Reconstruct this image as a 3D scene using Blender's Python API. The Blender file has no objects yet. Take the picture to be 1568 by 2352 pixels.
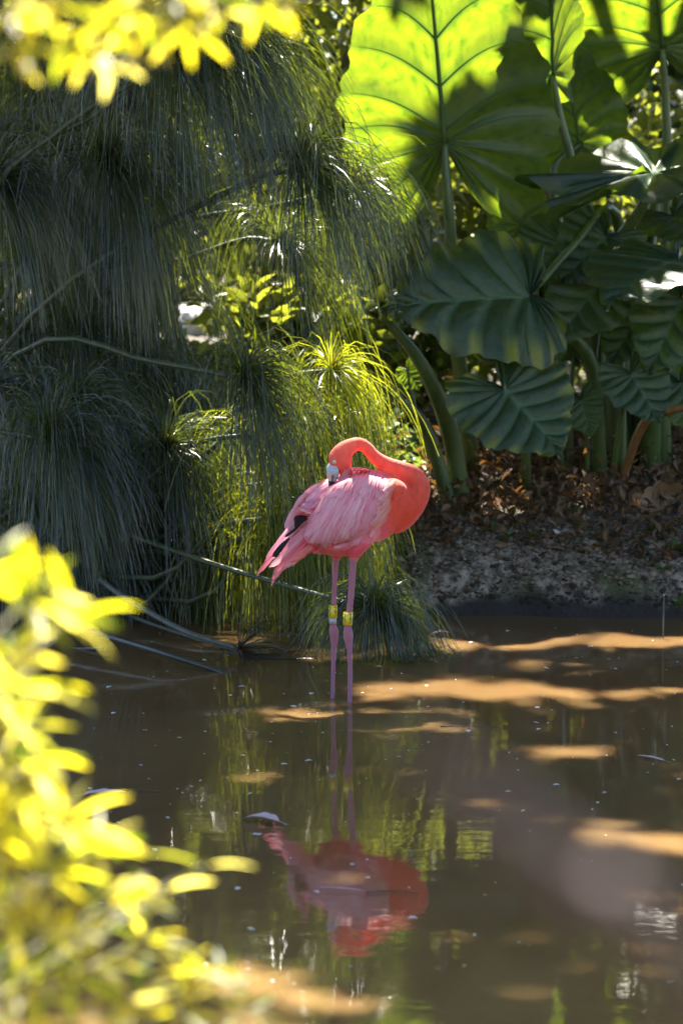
import bpy, bmesh, math, random
import numpy as np
from mathutils import Vector, Matrix, noise
from mathutils.bvhtree import BVHTree

random.seed(7); RNG = np.random.default_rng(7)
SC = bpy.context.scene
COL = SC.collection
R = math.radians

# ------------------------------------------------------------------ camera
CAM_H, PITCH, FPX = 1.5, R(6.75), 6300.0          # focal length in pixels of a 1568 x 2352 frame
cam_d = bpy.data.cameras.new('camera'); cam = bpy.data.objects.new('camera', cam_d)
COL.objects.link(cam); SC.camera = cam
cam.location = (0, -8, CAM_H); cam.rotation_euler = (R(90) - PITCH, 0, 0)
cam_d.sensor_fit = 'VERTICAL'; cam_d.sensor_height = 36; cam_d.lens = 36 * FPX / 2352
cam_d.clip_start = 0.05; cam_d.clip_end = 2000
cam_d.dof.use_dof = True; cam_d.dof.focus_distance = 8.1; cam_d.dof.aperture_fstop = 4.3

# ------------------------------------------------------------------ sky, sun, exposure
SUN_EL, SUN_AZ = R(60), R(-8)                      # azimuth from +Y towards +X
SUN = Vector((math.sin(SUN_AZ)*math.cos(SUN_EL), math.cos(SUN_AZ)*math.cos(SUN_EL), math.sin(SUN_EL)))
world = bpy.data.worlds.new('World'); SC.world = world; world.use_nodes = True
wn = world.node_tree.nodes; wl = world.node_tree.links
for n in list(wn): wn.remove(n)
wo = wn.new('ShaderNodeOutputWorld'); wb = wn.new('ShaderNodeBackground'); ws = wn.new('ShaderNodeTexSky')
ws.sky_type = 'NISHITA'; ws.sun_disc = False; ws.sun_elevation = SUN_EL; ws.sun_rotation = SUN_AZ
wb.inputs['Strength'].default_value = 0.05
wl.new(ws.outputs[0], wb.inputs[0]); wl.new(wb.outputs[0], wo.inputs[0])
sd = bpy.data.lights.new('sun', 'SUN'); so = bpy.data.objects.new('sun', sd); COL.objects.link(so)
sd.energy = 5.0; sd.angle = R(0.7); sd.color = (1.0, 0.93, 0.80)
so.rotation_euler = SUN.to_track_quat('Z', 'Y').to_euler()
SC.view_settings.view_transform = 'Standard'; SC.view_settings.look = 'None'
SC.view_settings.gamma = 1; SC.view_settings.use_curve_mapping = False
SC.view_settings.exposure = 2.95
SC.cycles.use_denoising = True
SC.cycles.max_bounces = 8; SC.cycles.diffuse_bounces = 4; SC.cycles.glossy_bounces = 3
SC.cycles.transmission_bounces = 5; SC.cycles.transparent_max_bounces = 4
SC.cycles.sample_clamp_indirect = 5.0; SC.cycles.caustics_reflective = False; SC.cycles.caustics_refractive = False

# ------------------------------------------------------------------ pixel -> place
CAMP = Vector((0, -8, CAM_H))
def ray(px, py):
    a = (px - 784) / FPX; b = (1176 - py) / FPX
    return Vector((a, math.cos(PITCH) + b * math.sin(PITCH), -math.sin(PITCH) + b * math.cos(PITCH)))
def at(px, py, d):                                # the point on that ray at horizontal distance d
    r = ray(px, py); return CAMP + r * (d / r.y)
def gnd(px, py, z=0.0):
    r = ray(px, py); return CAMP + r * ((z - CAM_H) / r.z)
def F(zx, zy, y):                                 # flamingo tracing sheet -> world, at depth y
    return at(551.1 + zx * 0.3222, 964.5 + zy * 0.3222, 8 + y)
def pix(p):                                       # world -> flamingo tracing sheet
    q = p - CAMP; zc = q.y * math.cos(PITCH) - q.z * math.sin(PITCH); yc = q.y * math.sin(PITCH) + q.z * math.cos(PITCH)
    X = 784 + FPX * q.x / zc; Y = 1176 - FPX * yc / zc
    return (X - 551.1) / 0.3222, (Y - 964.5) / 0.3222

# ------------------------------------------------------------------ object helpers
def put(o, label=None, cat=None, group=None, kind=None, parent=None):
    if o.name not in COL.objects: COL.objects.link(o)
    if label: o['label'] = label
    if cat: o['category'] = cat
    if group: o['group'] = group
    if kind: o['kind'] = kind
    if parent is not None: o.parent = parent; o.matrix_parent_inverse = parent.matrix_world.inverted()
    return o
def empty(name, loc, label, cat, group=None):
    o = bpy.data.objects.new(name, None); o.empty_display_size = 0.1; o.location = loc
    o.matrix_world = Matrix.Translation(loc)
    return put(o, label, cat, group)
def npmesh(name, V, Fc, mat=None, smooth=True, attrs=None):
    """V (n,3); Fc list of integer arrays (m,k)"""
    V = np.asarray(V, dtype=np.float32)
    me = bpy.data.meshes.new(name)
    Fs = [np.asarray(f, dtype=np.int32) for f in (Fc if isinstance(Fc, list) else [Fc]) if len(f)]
    nl = sum(f.size for f in Fs); nf = sum(len(f) for f in Fs)
    me.vertices.add(len(V)); me.loops.add(nl); me.polygons.add(nf)
    me.vertices.foreach_set('co', V.ravel())
    me.loops.foreach_set('vertex_index', np.concatenate([f.ravel() for f in Fs]))
    tot = np.concatenate([np.full(len(f), f.shape[1], np.int32) for f in Fs])
    st = np.concatenate([[0], np.cumsum(tot)[:-1]]).astype(np.int32)
    me.polygons.foreach_set('loop_start', st); me.polygons.foreach_set('loop_total', tot)
    if smooth: me.polygons.foreach_set('use_smooth', np.ones(nf, bool))
    me.update(calc_edges=True)
    for k, v in (attrs or {}).items():
        v = np.asarray(v, dtype=np.float32)
        if v.ndim == 1:
            a = me.attributes.new(k, 'FLOAT', 'POINT'); a.data.foreach_set('value', v)
        else:
            a = me.attributes.new(k, 'FLOAT_COLOR', 'POINT')
            a.data.foreach_set('color', np.concatenate([v, np.ones((len(v), 1), np.float32)], 1).ravel())
    if mat: me.materials.append(mat)
    return me
def mobj(name, V, Fc, mat, parent=None, smooth=True, attrs=None, **kw):
    return put(bpy.data.objects.new(name, npmesh(name, V, Fc, mat, smooth, attrs)), parent=parent, **kw)
def norm(a): return a / np.maximum(np.linalg.norm(a, axis=-1, keepdims=True), 1e-9)
def tubes(P, rad, sides=3, cap=True):
    """P (N,S,3) paths, rad (N,S) -> V, F"""
    P = np.asarray(P, float); N, S, _ = P.shape; rad = np.broadcast_to(np.asarray(rad, float), (N, S))
    T = norm(np.gradient(P, axis=1))
    ref = np.where(np.abs(T[:, :1, 2:3]) > 0.9, np.array([1.0, 0, 0]), np.array([0, 0, 1.0]))
    a = norm(np.cross(T, ref)); b = np.cross(T, a)
    ang = np.arange(sides) * 2 * math.pi / sides
    V = P[:, :, None] + rad[:, :, None, None] * (a[:, :, None] * np.cos(ang)[:, None] + b[:, :, None] * np.sin(ang)[:, None])
    idx = np.arange(N * S * sides).reshape(N, S, sides)
    n = np.roll(idx, -1, axis=2)
    Q = np.stack([idx[:, :-1], n[:, :-1], n[:, 1:], idx[:, 1:]], -1).reshape(-1, 4)
    out = [Q]
    if cap and sides > 2:
        out += [idx[:, 0, ::-1].reshape(-1, sides), idx[:, -1].reshape(-1, sides)]
    return V.reshape(-1, 3), out
def ribbons(P, rad):
    """flat threads: P (N,S,3), rad (N,S) half widths, each turned at random about its run"""
    N_, S, _ = P.shape; T = norm(np.gradient(P, axis=1))
    a = norm(np.cross(T, norm(RNG.normal(0, 1, (N_, 1, 3)))))
    V = np.stack([P - a * rad[:, :, None], P + a * rad[:, :, None]], 2)
    i = np.arange(N_ * S * 2).reshape(N_, S, 2)
    return V.reshape(-1, 3), [np.stack([i[:, :-1, 0], i[:, :-1, 1], i[:, 1:, 1], i[:, 1:, 0]], -1).reshape(-1, 4)]
def merge(parts):
    Vs, Fs, o = [], {}, 0
    for V, Fl in parts:
        for f in (Fl if isinstance(Fl, list) else [Fl]):
            Fs.setdefault(f.shape[1], []).append(f + o)
        Vs.append(V); o += len(V)
    return np.concatenate(Vs), [np.concatenate(f) for f in Fs.values()]
def curve(pts, n):
    """Catmull-Rom through pts"""
    p = np.array([tuple(q) for q in pts], float)
    p = np.concatenate([[2 * p[0] - p[1]], p, [2 * p[-1] - p[-2]]])
    t = np.linspace(0, len(p) - 3 - 1e-6, n); i = t.astype(int); f = (t - i)[:, None]
    a, b, c, d = p[i], p[i + 1], p[i + 2], p[i + 3]
    return 0.5 * (2 * b + (c - a) * f + (2 * a - 5 * b + 4 * c - d) * f**2 + (3 * b - a - 3 * c + d) * f**3)
def tube_obj(name, pts, radii, mat, parent=None, n=16, sides=10, wob=0.0, **kw):
    P = curve(pts, n)
    r = np.interp(np.linspace(0, 1, n), np.linspace(0, 1, len(radii)), radii)
    if wob: P += RNG.normal(0, wob, P.shape); r = r * RNG.uniform(0.93, 1.07, n)
    V, Fc = tubes(P[None], r[None], sides)
    return mobj(name, V, Fc, mat, parent, **kw)

# ------------------------------------------------------------------ materials
def newmat(name):
    m = bpy.data.materials.new(name); m.use_nodes = True
    nt = m.node_tree
    for n in list(nt.nodes): nt.nodes.remove(n)
    out = nt.nodes.new('ShaderNodeOutputMaterial')
    return m, nt, out
def N(nt, t, **kw):
    n = nt.nodes.new(t)
    for k, v in kw.items():
        if k in n.inputs: n.inputs[k].default_value = v
        else: setattr(n, k, v)
    return n
def ramp(nt, fac, stops):
    r = nt.nodes.new('ShaderNodeValToRGB')
    e = r.color_ramp.elements
    while len(e) < len(stops): e.new(0.5)
    for i, (p, c) in enumerate(stops): e[i].position = p; e[i].color = (*c, 1)
    nt.links.new(fac, r.inputs[0]); return r.outputs[0]
def leafmat(name, base, base2, trans, mixf=0.45, rough=0.45, nscale=30.0, coords='Object', rndattr=None, bump=0.0, spec=0.5, per_object=False):
    m, nt, out = newmat(name); L = nt.links.new
    tc = N(nt, 'ShaderNodeTexCoord')
    nz = N(nt, 'ShaderNodeTexNoise', Scale=nscale, Detail=3.0); L(tc.outputs[coords], nz.inputs['Vector'])
    fac = nz.outputs['Fac']
    src = None
    if rndattr: src = N(nt, 'ShaderNodeAttribute', attribute_name=rndattr).outputs['Fac']
    elif per_object: src = N(nt, 'ShaderNodeObjectInfo').outputs['Random']
    if src is not None:
        ad = N(nt, 'ShaderNodeMath', operation='MULTIPLY_ADD'); ad.inputs[1].default_value = 0.75
        L(src, ad.inputs[0])
        sc = N(nt, 'ShaderNodeMath', operation='MULTIPLY'); sc.inputs[1].default_value = 0.3; L(fac, sc.inputs[0])
        L(sc.outputs[0], ad.inputs[2]); fac = ad.outputs[0]
    c = ramp(nt, fac, [(0.2, base), (0.85, base2)])
    tr = ramp(nt, fac, [(0.2, tuple(x * 0.75 for x in trans)), (0.85, trans)])
    p = N(nt, 'ShaderNodeBsdfPrincipled', Roughness=rough); L(c, p.inputs['Base Color']); p.inputs['Specular IOR Level'].default_value = spec
    t = N(nt, 'ShaderNodeBsdfTranslucent'); L(tr, t.inputs['Color'])
    if bump:
        b = N(nt, 'ShaderNodeBump', Strength=bump, Distance=0.004); L(nz.outputs['Fac'], b.inputs['Height']); L(b.outputs[0], p.inputs['Normal'])
    mx = N(nt, 'ShaderNodeMixShader'); mx.inputs[0].default_value = mixf
    L(p.outputs[0], mx.inputs[1]); L(t.outputs[0], mx.inputs[2]); L(mx.outputs[0], out.inputs[0])
    return m
def solidmat(name, c1, c2, scale=20.0, rough=0.7, bump=0.3, dist=0.005, spec=0.5, stretch=None, attr=None):
    m, nt, out = newmat(name); L = nt.links.new
    tc = N(nt, 'ShaderNodeTexCoord'); v = tc.outputs['Object']
    if stretch:
        mp = N(nt, 'ShaderNodeMapping'); mp.inputs['Scale'].default_value = stretch; L(v, mp.inputs[0]); v = mp.outputs[0]
    nz = N(nt, 'ShaderNodeTexNoise', Scale=scale, Detail=6.0, Roughness=0.6); L(v, nz.inputs['Vector'])
    c = ramp(nt, nz.outputs['Fac'], [(0.3, c1), (0.72, c2)])
    p = N(nt, 'ShaderNodeBsdfPrincipled', Roughness=rough); p.inputs['Specular IOR Level'].default_value = spec
    L(c, p.inputs['Base Color'])
    b = N(nt, 'ShaderNodeBump', Strength=bump, Distance=dist); L(nz.outputs['Fac'], b.inputs['Height']); L(b.outputs[0], p.inputs['Normal'])
    L(p.outputs[0], out.inputs[0]); return m

M = {}
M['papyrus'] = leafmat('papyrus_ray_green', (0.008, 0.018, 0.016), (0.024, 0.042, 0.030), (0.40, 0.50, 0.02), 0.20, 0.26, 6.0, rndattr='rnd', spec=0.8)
M['papyrus_sunlit'] = leafmat('papyrus_ray_sunlit', (0.045, 0.075, 0.014), (0.085, 0.115, 0.020), (0.58, 0.62, 0.02), 0.45, 0.30, 6.0, rndattr='rnd', spec=0.7)  # lit copy of the papyrus rays, sunlight put into the colour
M['stalk'] = solidmat('papyrus_stalk_green', (0.025, 0.045, 0.02), (0.07, 0.085, 0.04), 60, 0.45, 0.2, 0.002, stretch=(1, 1, 0.2))
M['drystalk'] = solidmat('old_stalk_grey_green', (.035, .042, .034), (.12, .12, .095), 50, 0.5, 0.3, 0.002)
M['fg'] = leafmat('shrub_leaf_yellow_green', (0.10, 0.14, 0.012), (0.17, 0.17, 0.015), (0.80, 0.72, 0.02), 0.68, 0.5, 20, per_object=True, spec=0.3)
def fgmat():
    m, nt, out = newmat('shrub_leaf_yellow_green'); L = nt.links.new
    oi = N(nt, 'ShaderNodeObjectInfo').outputs['Random']; tc = N(nt, 'ShaderNodeTexCoord')
    nz = N(nt, 'ShaderNodeTexNoise', Scale=2.5, Detail=3.0); L(tc.outputs['Object'], nz.inputs['Vector'])
    ad = N(nt, 'ShaderNodeMath', operation='MULTIPLY_ADD'); ad.inputs[1].default_value = .35; L(nz.outputs['Fac'], ad.inputs[0]); L(oi, ad.inputs[2])
    sb = N(nt, 'ShaderNodeMath', operation='SUBTRACT'); sb.inputs[1].default_value = .17; L(ad.outputs[0], sb.inputs[0])
    tr = ramp(nt, sb.outputs[0], [(0.0, (.26, .38, .01)), (.2, (.58, .58, .012)), (.6, (.88, .74, .015)), (1.0, (.95, .86, .20))])
    c = ramp(nt, sb.outputs[0], [(0.0, (.04, .09, .012)), (1.0, (.15, .16, .02))])
    p = N(nt, 'ShaderNodeBsdfPrincipled', Roughness=.4); L(c, p.inputs['Base Color'])
    t = N(nt, 'ShaderNodeBsdfTranslucent'); L(tr, t.inputs['Color'])
    mx = N(nt, 'ShaderNodeMixShader'); mx.inputs[0].default_value = .66
    L(p.outputs[0], mx.inputs[1]); L(t.outputs[0], mx.inputs[2]); L(mx.outputs[0], out.inputs[0]); return m
M['fg'] = fgmat()
M['fgstem'] = solidmat('shrub_stem', (0.06, 0.06, 0.02), (0.12, 0.11, 0.04), 80, 0.6)
M['canopy'] = leafmat('tree_leaf_green', (0.03, 0.055, 0.012), (0.06, 0.10, 0.02), (0.10, 0.16, 0.02), 0.35, 0.5, 5, rndattr='rnd')
M['shrub'] = leafmat('background_shrub_leaf', (0.035, 0.06, 0.012), (0.11, 0.12, 0.02), (0.38, 0.42, 0.03), 0.42, 0.4, 5, rndattr='rnd')
M['litter'] = leafmat('dry_leaf_litter', (0.05, 0.026, 0.012), (0.17, 0.095, 0.04), (0.22, 0.10, 0.02), 0.25, 0.6, 8, rndattr='rnd')
M['sprout'] = leafmat('sprout_green', (0.04, 0.08, 0.015), (0.08, 0.13, 0.02), (0.25, 0.35, 0.04), 0.35, 0.4, 20, rndattr='rnd')
M['bark'] = solidmat('tree_bark', (0.035, 0.022, 0.014), (0.13, 0.085, 0.055), 12, 0.85, 0.8, 0.02, stretch=(1, 1, 0.25))
M['twig'] = solidmat('twig_brown', (0.05, 0.03, 0.02), (0.14, 0.09, 0.06), 60, 0.8)

def petiole_mat(name, c1, c2):
    m = solidmat(name, c1, c2, 14, 0.38, 0.15, 0.004, stretch=(3, 3, 0.4)); return m
M['petiole'] = petiole_mat('elephant_ear_petiole', (0.045, 0.075, 0.018), (0.09, 0.13, 0.035))
M['petiole_dry'] = petiole_mat('elephant_ear_petiole_withered', (0.13, 0.06, 0.018), (0.24, 0.13, 0.04))
M['vein'] = leafmat('elephant_ear_vein', (0.07, 0.12, 0.03), (0.10, 0.15, 0.045), (0.20, 0.26, 0.03), 0.25, 0.4, 20)

def ear_mat():
    m, nt, out = newmat('elephant_ear_blade'); L = nt.links.new
    tc = N(nt, 'ShaderNodeTexCoord')
    nz = N(nt, 'ShaderNodeTexNoise', Scale=9.0, Detail=5.0); L(tc.outputs['Object'], nz.inputs['Vector'])
    n2 = N(nt, 'ShaderNodeTexNoise', Scale=70.0, Detail=4.0); L(tc.outputs['Object'], n2.inputs['Vector'])
    va = N(nt, 'ShaderNodeAttribute', attribute_name='vein').outputs['Fac']
    pa = N(nt, 'ShaderNodeAttribute', attribute_name='pale').outputs['Fac']
    cx_ = N(nt, 'ShaderNodeCombineXYZ'); L(N(nt, 'ShaderNodeAttribute', attribute_name='rp').outputs['Fac'], cx_.inputs[0]); L(N(nt, 'ShaderNodeAttribute', attribute_name='cc').outputs['Fac'], cx_.inputs[1])
    mp_ = N(nt, 'ShaderNodeMapping'); mp_.inputs['Scale'].default_value = (.55, 7.0, 1); L(cx_.outputs[0], mp_.inputs[0])
    n3 = N(nt, 'ShaderNodeTexNoise', Scale=1.0, Detail=5.0, Roughness=0.6); L(mp_.outputs[0], n3.inputs['Vector'])
    base = ramp(nt, nz.outputs['Fac'], [(0.25, (0.013, 0.033, 0.018)), (0.8, (0.028, 0.060, 0.027))])
    def mixc(a, col, fac):
        mx = N(nt, 'ShaderNodeMix', data_type='RGBA'); L(fac, mx.inputs[0]); L(a, mx.inputs[6]); mx.inputs[7].default_value = (*col, 1); return mx.outputs[2]
    b1 = mixc(base, (0.10, 0.16, 0.075), va)
    b2 = mixc(b1, (0.24, 0.24, 0.03), pa)
    n4 = N(nt, 'ShaderNodeTexNoise', Scale=16.0, Detail=4.0, Roughness=0.7); L(tc.outputs['Object'], n4.inputs['Vector'])
    br = N(nt, 'ShaderNodeMapRange'); br.inputs[1].default_value = .67; br.inputs[2].default_value = .70; L(n4.outputs['Fac'], br.inputs[0])
    b2 = mixc(b2, (0.13, 0.075, 0.03), br.outputs[0])
    tr = ramp(nt, n3.outputs['Fac'], [(0.28, (0.07, 0.16, 0.008)), (0.46, (0.20, 0.30, 0.010)), (0.75, (0.34, 0.40, 0.012))])
    t2 = mixc(tr, (0.05, 0.13, 0.010), va)
    p = N(nt, 'ShaderNodeBsdfPrincipled', Roughness=0.36); L(b2, p.inputs['Base Color']); p.inputs['Specular IOR Level'].default_value = 0.5
    bp = N(nt, 'ShaderNodeBump', Strength=0.5, Distance=0.01); L(n3.outputs['Fac'], bp.inputs['Height']); L(bp.outputs[0], p.inputs['Normal'])
    t = N(nt, 'ShaderNodeBsdfTranslucent'); L(t2, t.inputs['Color'])
    mx = N(nt, 'ShaderNodeMixShader'); mx.inputs[0].default_value = 0.38
    L(p.outputs[0], mx.inputs[1]); L(t.outputs[0], mx.inputs[2]); L(mx.outputs[0], out.inputs[0]); return m
M['ear'] = ear_mat()

def water_mat():
    m, nt, out = newmat('muddy_pond_water'); L = nt.links.new
    tc = N(nt, 'ShaderNodeTexCoord')
    mp = N(nt, 'ShaderNodeMapping'); mp.inputs['Scale'].default_value = (1.0, 2.2, 1); L(tc.outputs['Object'], mp.inputs[0])
    n1 = N(nt, 'ShaderNodeTexNoise', Scale=5.0, Detail=2.0); L(mp.outputs[0], n1.inputs['Vector'])
    n2 = N(nt, 'ShaderNodeTexNoise', Scale=26.0, Detail=2.0); L(mp.outputs[0], n2.inputs['Vector'])
    n3 = N(nt, 'ShaderNodeTexNoise', Scale=1.3, Detail=4.0); L(tc.outputs['Object'], n3.inputs['Vector'])
    ad = N(nt, 'ShaderNodeMath', operation='MULTIPLY_ADD'); ad.inputs[1].default_value = 0.16; L(n2.outputs['Fac'], ad.inputs[0]); L(n1.outputs['Fac'], ad.inputs[2])
    bp = N(nt, 'ShaderNodeBump', Strength=0.045, Distance=0.012); L(ad.outputs[0], bp.inputs['Height'])
    c = ramp(nt, n3.outputs['Fac'], [(0.3, (0.125, 0.072, 0.030)), (0.75, (0.185, 0.110, 0.044))])
    p = N(nt, 'ShaderNodeSubsurfaceScattering', falloff='BURLEY', Scale=0.06); L(c, p.inputs['Color']); p.inputs['Radius'].default_value = (1.0, .62, .35)   # silt scatters the light sideways
    g = N(nt, 'ShaderNodeBsdfGlossy', Roughness=0.015); L(bp.outputs[0], g.inputs['Normal'])
    fr = N(nt, 'ShaderNodeFresnel', IOR=2.6); L(bp.outputs[0], fr.inputs['Normal'])
    mx = N(nt, 'ShaderNodeMixShader'); L(fr.outputs[0], mx.inputs[0]); L(p.outputs[0], mx.inputs[1]); L(g.outputs[0], mx.inputs[2])
    L(mx.outputs[0], out.inputs[0]); return m
M['water'] = water_mat()

def soil_mat():
    m, nt, out = newmat('crumbly_bank_soil'); L = nt.links.new
    tc = N(nt, 'ShaderNodeTexCoord'); v = tc.outputs['Object']
    n1 = N(nt, 'ShaderNodeTexNoise', Scale=24.0, Detail=9.0, Roughness=0.68); L(v, n1.inputs['Vector'])
    n2 = N(nt, 'ShaderNodeTexNoise', Scale=5.0, Detail=4.0); L(v, n2.inputs['Vector'])
    n3 = N(nt, 'ShaderNodeTexVoronoi', Scale=45.0); L(v, n3.inputs['Vector'])
    earth = ramp(nt, n1.outputs['Fac'], [(0.40, (0.022, 0.016, 0.011)), (0.48, (0.12, 0.092, 0.065)), (0.62, (0.32, 0.265, 0.205))])
    dirt = ramp(nt, n1.outputs['Fac'], [(0.35, (0.014, 0.010, 0.006)), (0.7, (0.05, 0.034, 0.018))])
    moss = ramp(nt, n1.outputs['Fac'], [(0.35, (0.03, 0.035, 0.012)), (0.7, (0.11, 0.115, 0.04))])
    g = N(nt, 'ShaderNodeSeparateXYZ'); L(v, g.inputs[0])
    hz = N(nt, 'ShaderNodeMapRange'); hz.inputs[1].default_value = 0.27; hz.inputs[2].default_value = 0.36; L(g.outputs[2], hz.inputs[0])
    wet = N(nt, 'ShaderNodeMapRange'); wet.inputs[1].default_value = 0.085; wet.inputs[2].default_value = 0.03; wz = N(nt, 'ShaderNodeMath', operation='MULTIPLY_ADD'); wz.inputs[1].default_value = -.16; L(n2.outputs['Fac'], wz.inputs[0]); wa = N(nt, 'ShaderNodeMath', operation='ADD'); wa.inputs[1].default_value = .08; L(g.outputs[2], wa.inputs[0]); L(wa.outputs[0], wz.inputs[2]); L(wz.outputs[0], wet.inputs[0])
    ms = N(nt, 'ShaderNodeMapRange'); ms.inputs[1].default_value = 0.5; ms.inputs[2].default_value = 0.62; L(n2.outputs['Fac'], ms.inputs[0])
    def mix(a, b, f):
        mx = N(nt, 'ShaderNodeMix', data_type='RGBA'); L(f, mx.inputs[0]); L(a, mx.inputs[6])
        if isinstance(b, tuple): mx.inputs[7].default_value = (*b, 1)
        else: L(b, mx.inputs[7])
        return mx.outputs[2]
    c = mix(earth, moss, ms.outputs[0]); c = mix(c, dirt, hz.outputs[0]); c = mix(c, (0.022, 0.017, 0.014), wet.outputs[0])
    p = N(nt, 'ShaderNodeBsdfPrincipled', Roughness=0.85); L(c, p.inputs['Base Color'])
    h = N(nt, 'ShaderNodeMath', operation='MULTIPLY_ADD'); h.inputs[1].default_value = 0.4; L(n3.outputs['Distance'], h.inputs[0]); L(n1.outputs['Fac'], h.inputs[2])
    bp = N(nt, 'ShaderNodeBump', Strength=0.9, Distance=0.02); L(h.outputs[0], bp.inputs['Height']); L(bp.outputs[0], p.inputs['Normal'])
    L(p.outputs[0], out.inputs[0]); return m
M['soil'] = soil_mat()

# ------------------------------------------------------------------ ground, pond
def edge_y(x):
    e = 1.50 + 0.06 * math.sin(2.1 * x + 0.6) + 0.05 * noise.noise(Vector((x * 1.7, 3.1, 0))) + 0.035 * noise.noise(Vector((x * 7, 3.1, 0))) + 0.015 * noise.noise(Vector((x * 21, 3.1, 0)))
    if x < -0.06: e += 0.8 * min(1.0, (-0.06 - x) / 0.3)
    return e
def ground_h(x, y):
    e = edge_y(x)
    if y > -1.0:
        t = y - e
        if t < 0: h = max(-0.32, t * 0.9)
        else:
            h = 0.30 * (1 - math.exp(-t / 0.13)) + 0.045 * min(t, 14)
    else:
        t = -4.3 - y
        h = max(-0.32, t * 0.9) if t < 0 else 0.12 * (1 - math.exp(-t / 0.2)) + 0.03 * min(t, 6)
    if h > -0.1:
        k = min(1.0, (h + 0.1) * 4)
        h += k * (0.045 * noise.noise(Vector((x * 3.2, y * 3.2, 1.3))) + 0.022 * noise.noise(Vector((x * 11, y * 11, 5))) + 0.012 * noise.noise(Vector((x * 29, y * 29, 8))))
    return h
def spaced(lo, f0, f1, hi, step, coarse):
    a = np.arange(f0, f1 + 1e-6, step)
    def tail(s, e, n): return s + (e - s) * (np.linspace(0, 1, n + 1)[1:] ** 3.0)
    return np.concatenate([tail(f0, lo, coarse)[::-1], a, tail(f1, hi, coarse)])
gx = spaced(-400, -1.7, 2.0, 400, 0.022, 22); gy = spaced(-400, 1.15, 3.0, 600, 0.022, 26)
GV = [(x, y, ground_h(x, y)) for y in gy for x in gx]
nx, ny = len(gx), len(gy)
ii = np.arange(nx * ny).reshape(ny, nx)
GQ = np.stack([ii[:-1, :-1], ii[:-1, 1:], ii[1:, 1:], ii[1:, :-1]], -1).reshape(-1, 4)
mobj('ground', GV, GQ, M['soil'], kind='structure')
mobj('pond_water', [(-30, -4.6, 0), (30, -4.6, 0), (30, 2.6, 0), (-30, 2.6, 0)], np.array([[0, 1, 2, 3]]), M['water'], kind='structure')

# ------------------------------------------------------------------ leaves by the thousand
def leaf_cloud(C, size, aspect, updir=0.5, fold=0.18, droop=0.3, dirs=None):
    """C (n,3) -> six-face folded leaves with random turn; returns V, F, rnd"""
    n = len(C); size = np.broadcast_to(size, (n,))
    if dirs is None:
        d = RNG.normal(0, 1, (n, 3)); d[:, 2] -= droop
    else: d = dirs + RNG.normal(0, 0.25, (n, 3))
    d = norm(d)
    nr = RNG.normal(0, 1, (n, 3)); nr[:, 2] += updir * 3
    s = norm(np.cross(d, nr)); w = np.cross(s, d)
    prof = [(0.0, 0.02), (0.33, 0.9), (0.68, 0.72), (1.0, 0.0)]
    V = []
    for t, hw in prof:
        for sd_ in (-1, 0, 1):
            V.append(C + d * (t * size)[:, None] + s * (sd_ * hw * aspect * size * 0.5)[:, None]
                     + w * ((abs(sd_) * fold * hw * aspect * size) - 0.25 * t * t * size * 0.6)[:, None])
    V = np.stack(V, 1); k = V.shape[1]
    base = (np.arange(n) * k)[:, None]
    q = []
    for r in range(3):
        for c in range(2):
            a = r * 3 + c; q.append([a, a + 1, a + 4, a + 3])
    Q = (base[:, :, None] + np.array(q)[None]).reshape(-1, 4)
    rnd = np.repeat(RNG.uniform(0, 1, n), k)
    return V.reshape(-1, 3), Q, rnd

# ------------------------------------------------------------------ trees: one trunk in view, unseen crowns added to shade the bank
SPOTS = []          # (point, radius): where the crowns are cut open to let sun in
def spot(px, py, d, r): SPOTS.append((at(px, py, d), r))
def wspot(px, py, r): SPOTS.append((gnd(px, py), r if r > .15 else max(.015, r - .035)))
for px, py in [(800, 120), (790, 250), (800, 350), (840, 450), (880, 80), (870, 200), (880, 300), (890, 400), (940, 40), (940, 150), (930, 240), (990, 60), (1060, 10), (1110, 10)]: spot(px, py, 10.6, .10)
for px, py, r in [(1225, 60, .09), (1235, 170, .08), (1290, 290, .09), (1340, 320, .09), (1430, 90, .12), (1480, 60, .16), (1400, 20, .12), (1520, 190, .1)]: spot(px, py, 11.0, r)
for px in range(590, 850, 60):
    for py in range(870, 1440, 80):
        if px < 640 and py < 1150: continue
        spot(px, py, 9.5, .16); spot(px, py, 9.3, .13); spot(px, py, 10.9, .2)
for px, py, r in [(660, 1450, .22), (590, 1460, .16), (720, 1450, .2), (640, 1490, .12), (710, 1490, .12), (540, 1470, .16), (450, 1476, .13), (600, 1480, .14)]: wspot(px, py, r)
for px, py, r in [(880, 950, .12), (870, 1060, .14), (960, 1070, .1), (860, 880, .1), (930, 1230, .06), (1010, 1190, .05), (880, 1290, .06)]: spot(px, py, 10.3, r)
for px in range(1050, 1700, 90): wspot(px, 1478 - 0.01 * (px - 1050), .125)
for px in range(900, 1250, 70): wspot(px, 1583 + 0.02 * (px - 900), .15)
for px in range(1250, 1600, 110): wspot(px, 1590, .06)
for px in (1180, 1320): wspot(px, 1530, .05)
for px in range(1400, 1700, 80): wspot(px, 1932, .08)
for px in range(760, 1000, 90): wspot(px, 2030, .05)
for px, py, r in [(700, 1640, .12), (600, 1790, .06), (500, 1785, .05), (1150, 1860, .05), (1300, 1725, .04), (560, 2250, .12), (700, 2300, .1), (1000, 2120, .05), (350, 1600, .05)]: wspot(px, py, r)
for zx, zy, r in [(830, 180, .09), (740, 240, .07), (920, 370, .08), (1040, 330, .07), (1180, 360, .06), (700, 480, .06), (520, 620, .05), (350, 800, .07), (250, 1000, .07)]: SPOTS.append((F(zx, zy, 0.0), r))
spot(1480, 615, 10.2, .10); spot(1540, 640, 10.2, .08); spot(452, 745, 17, .5)
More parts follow.
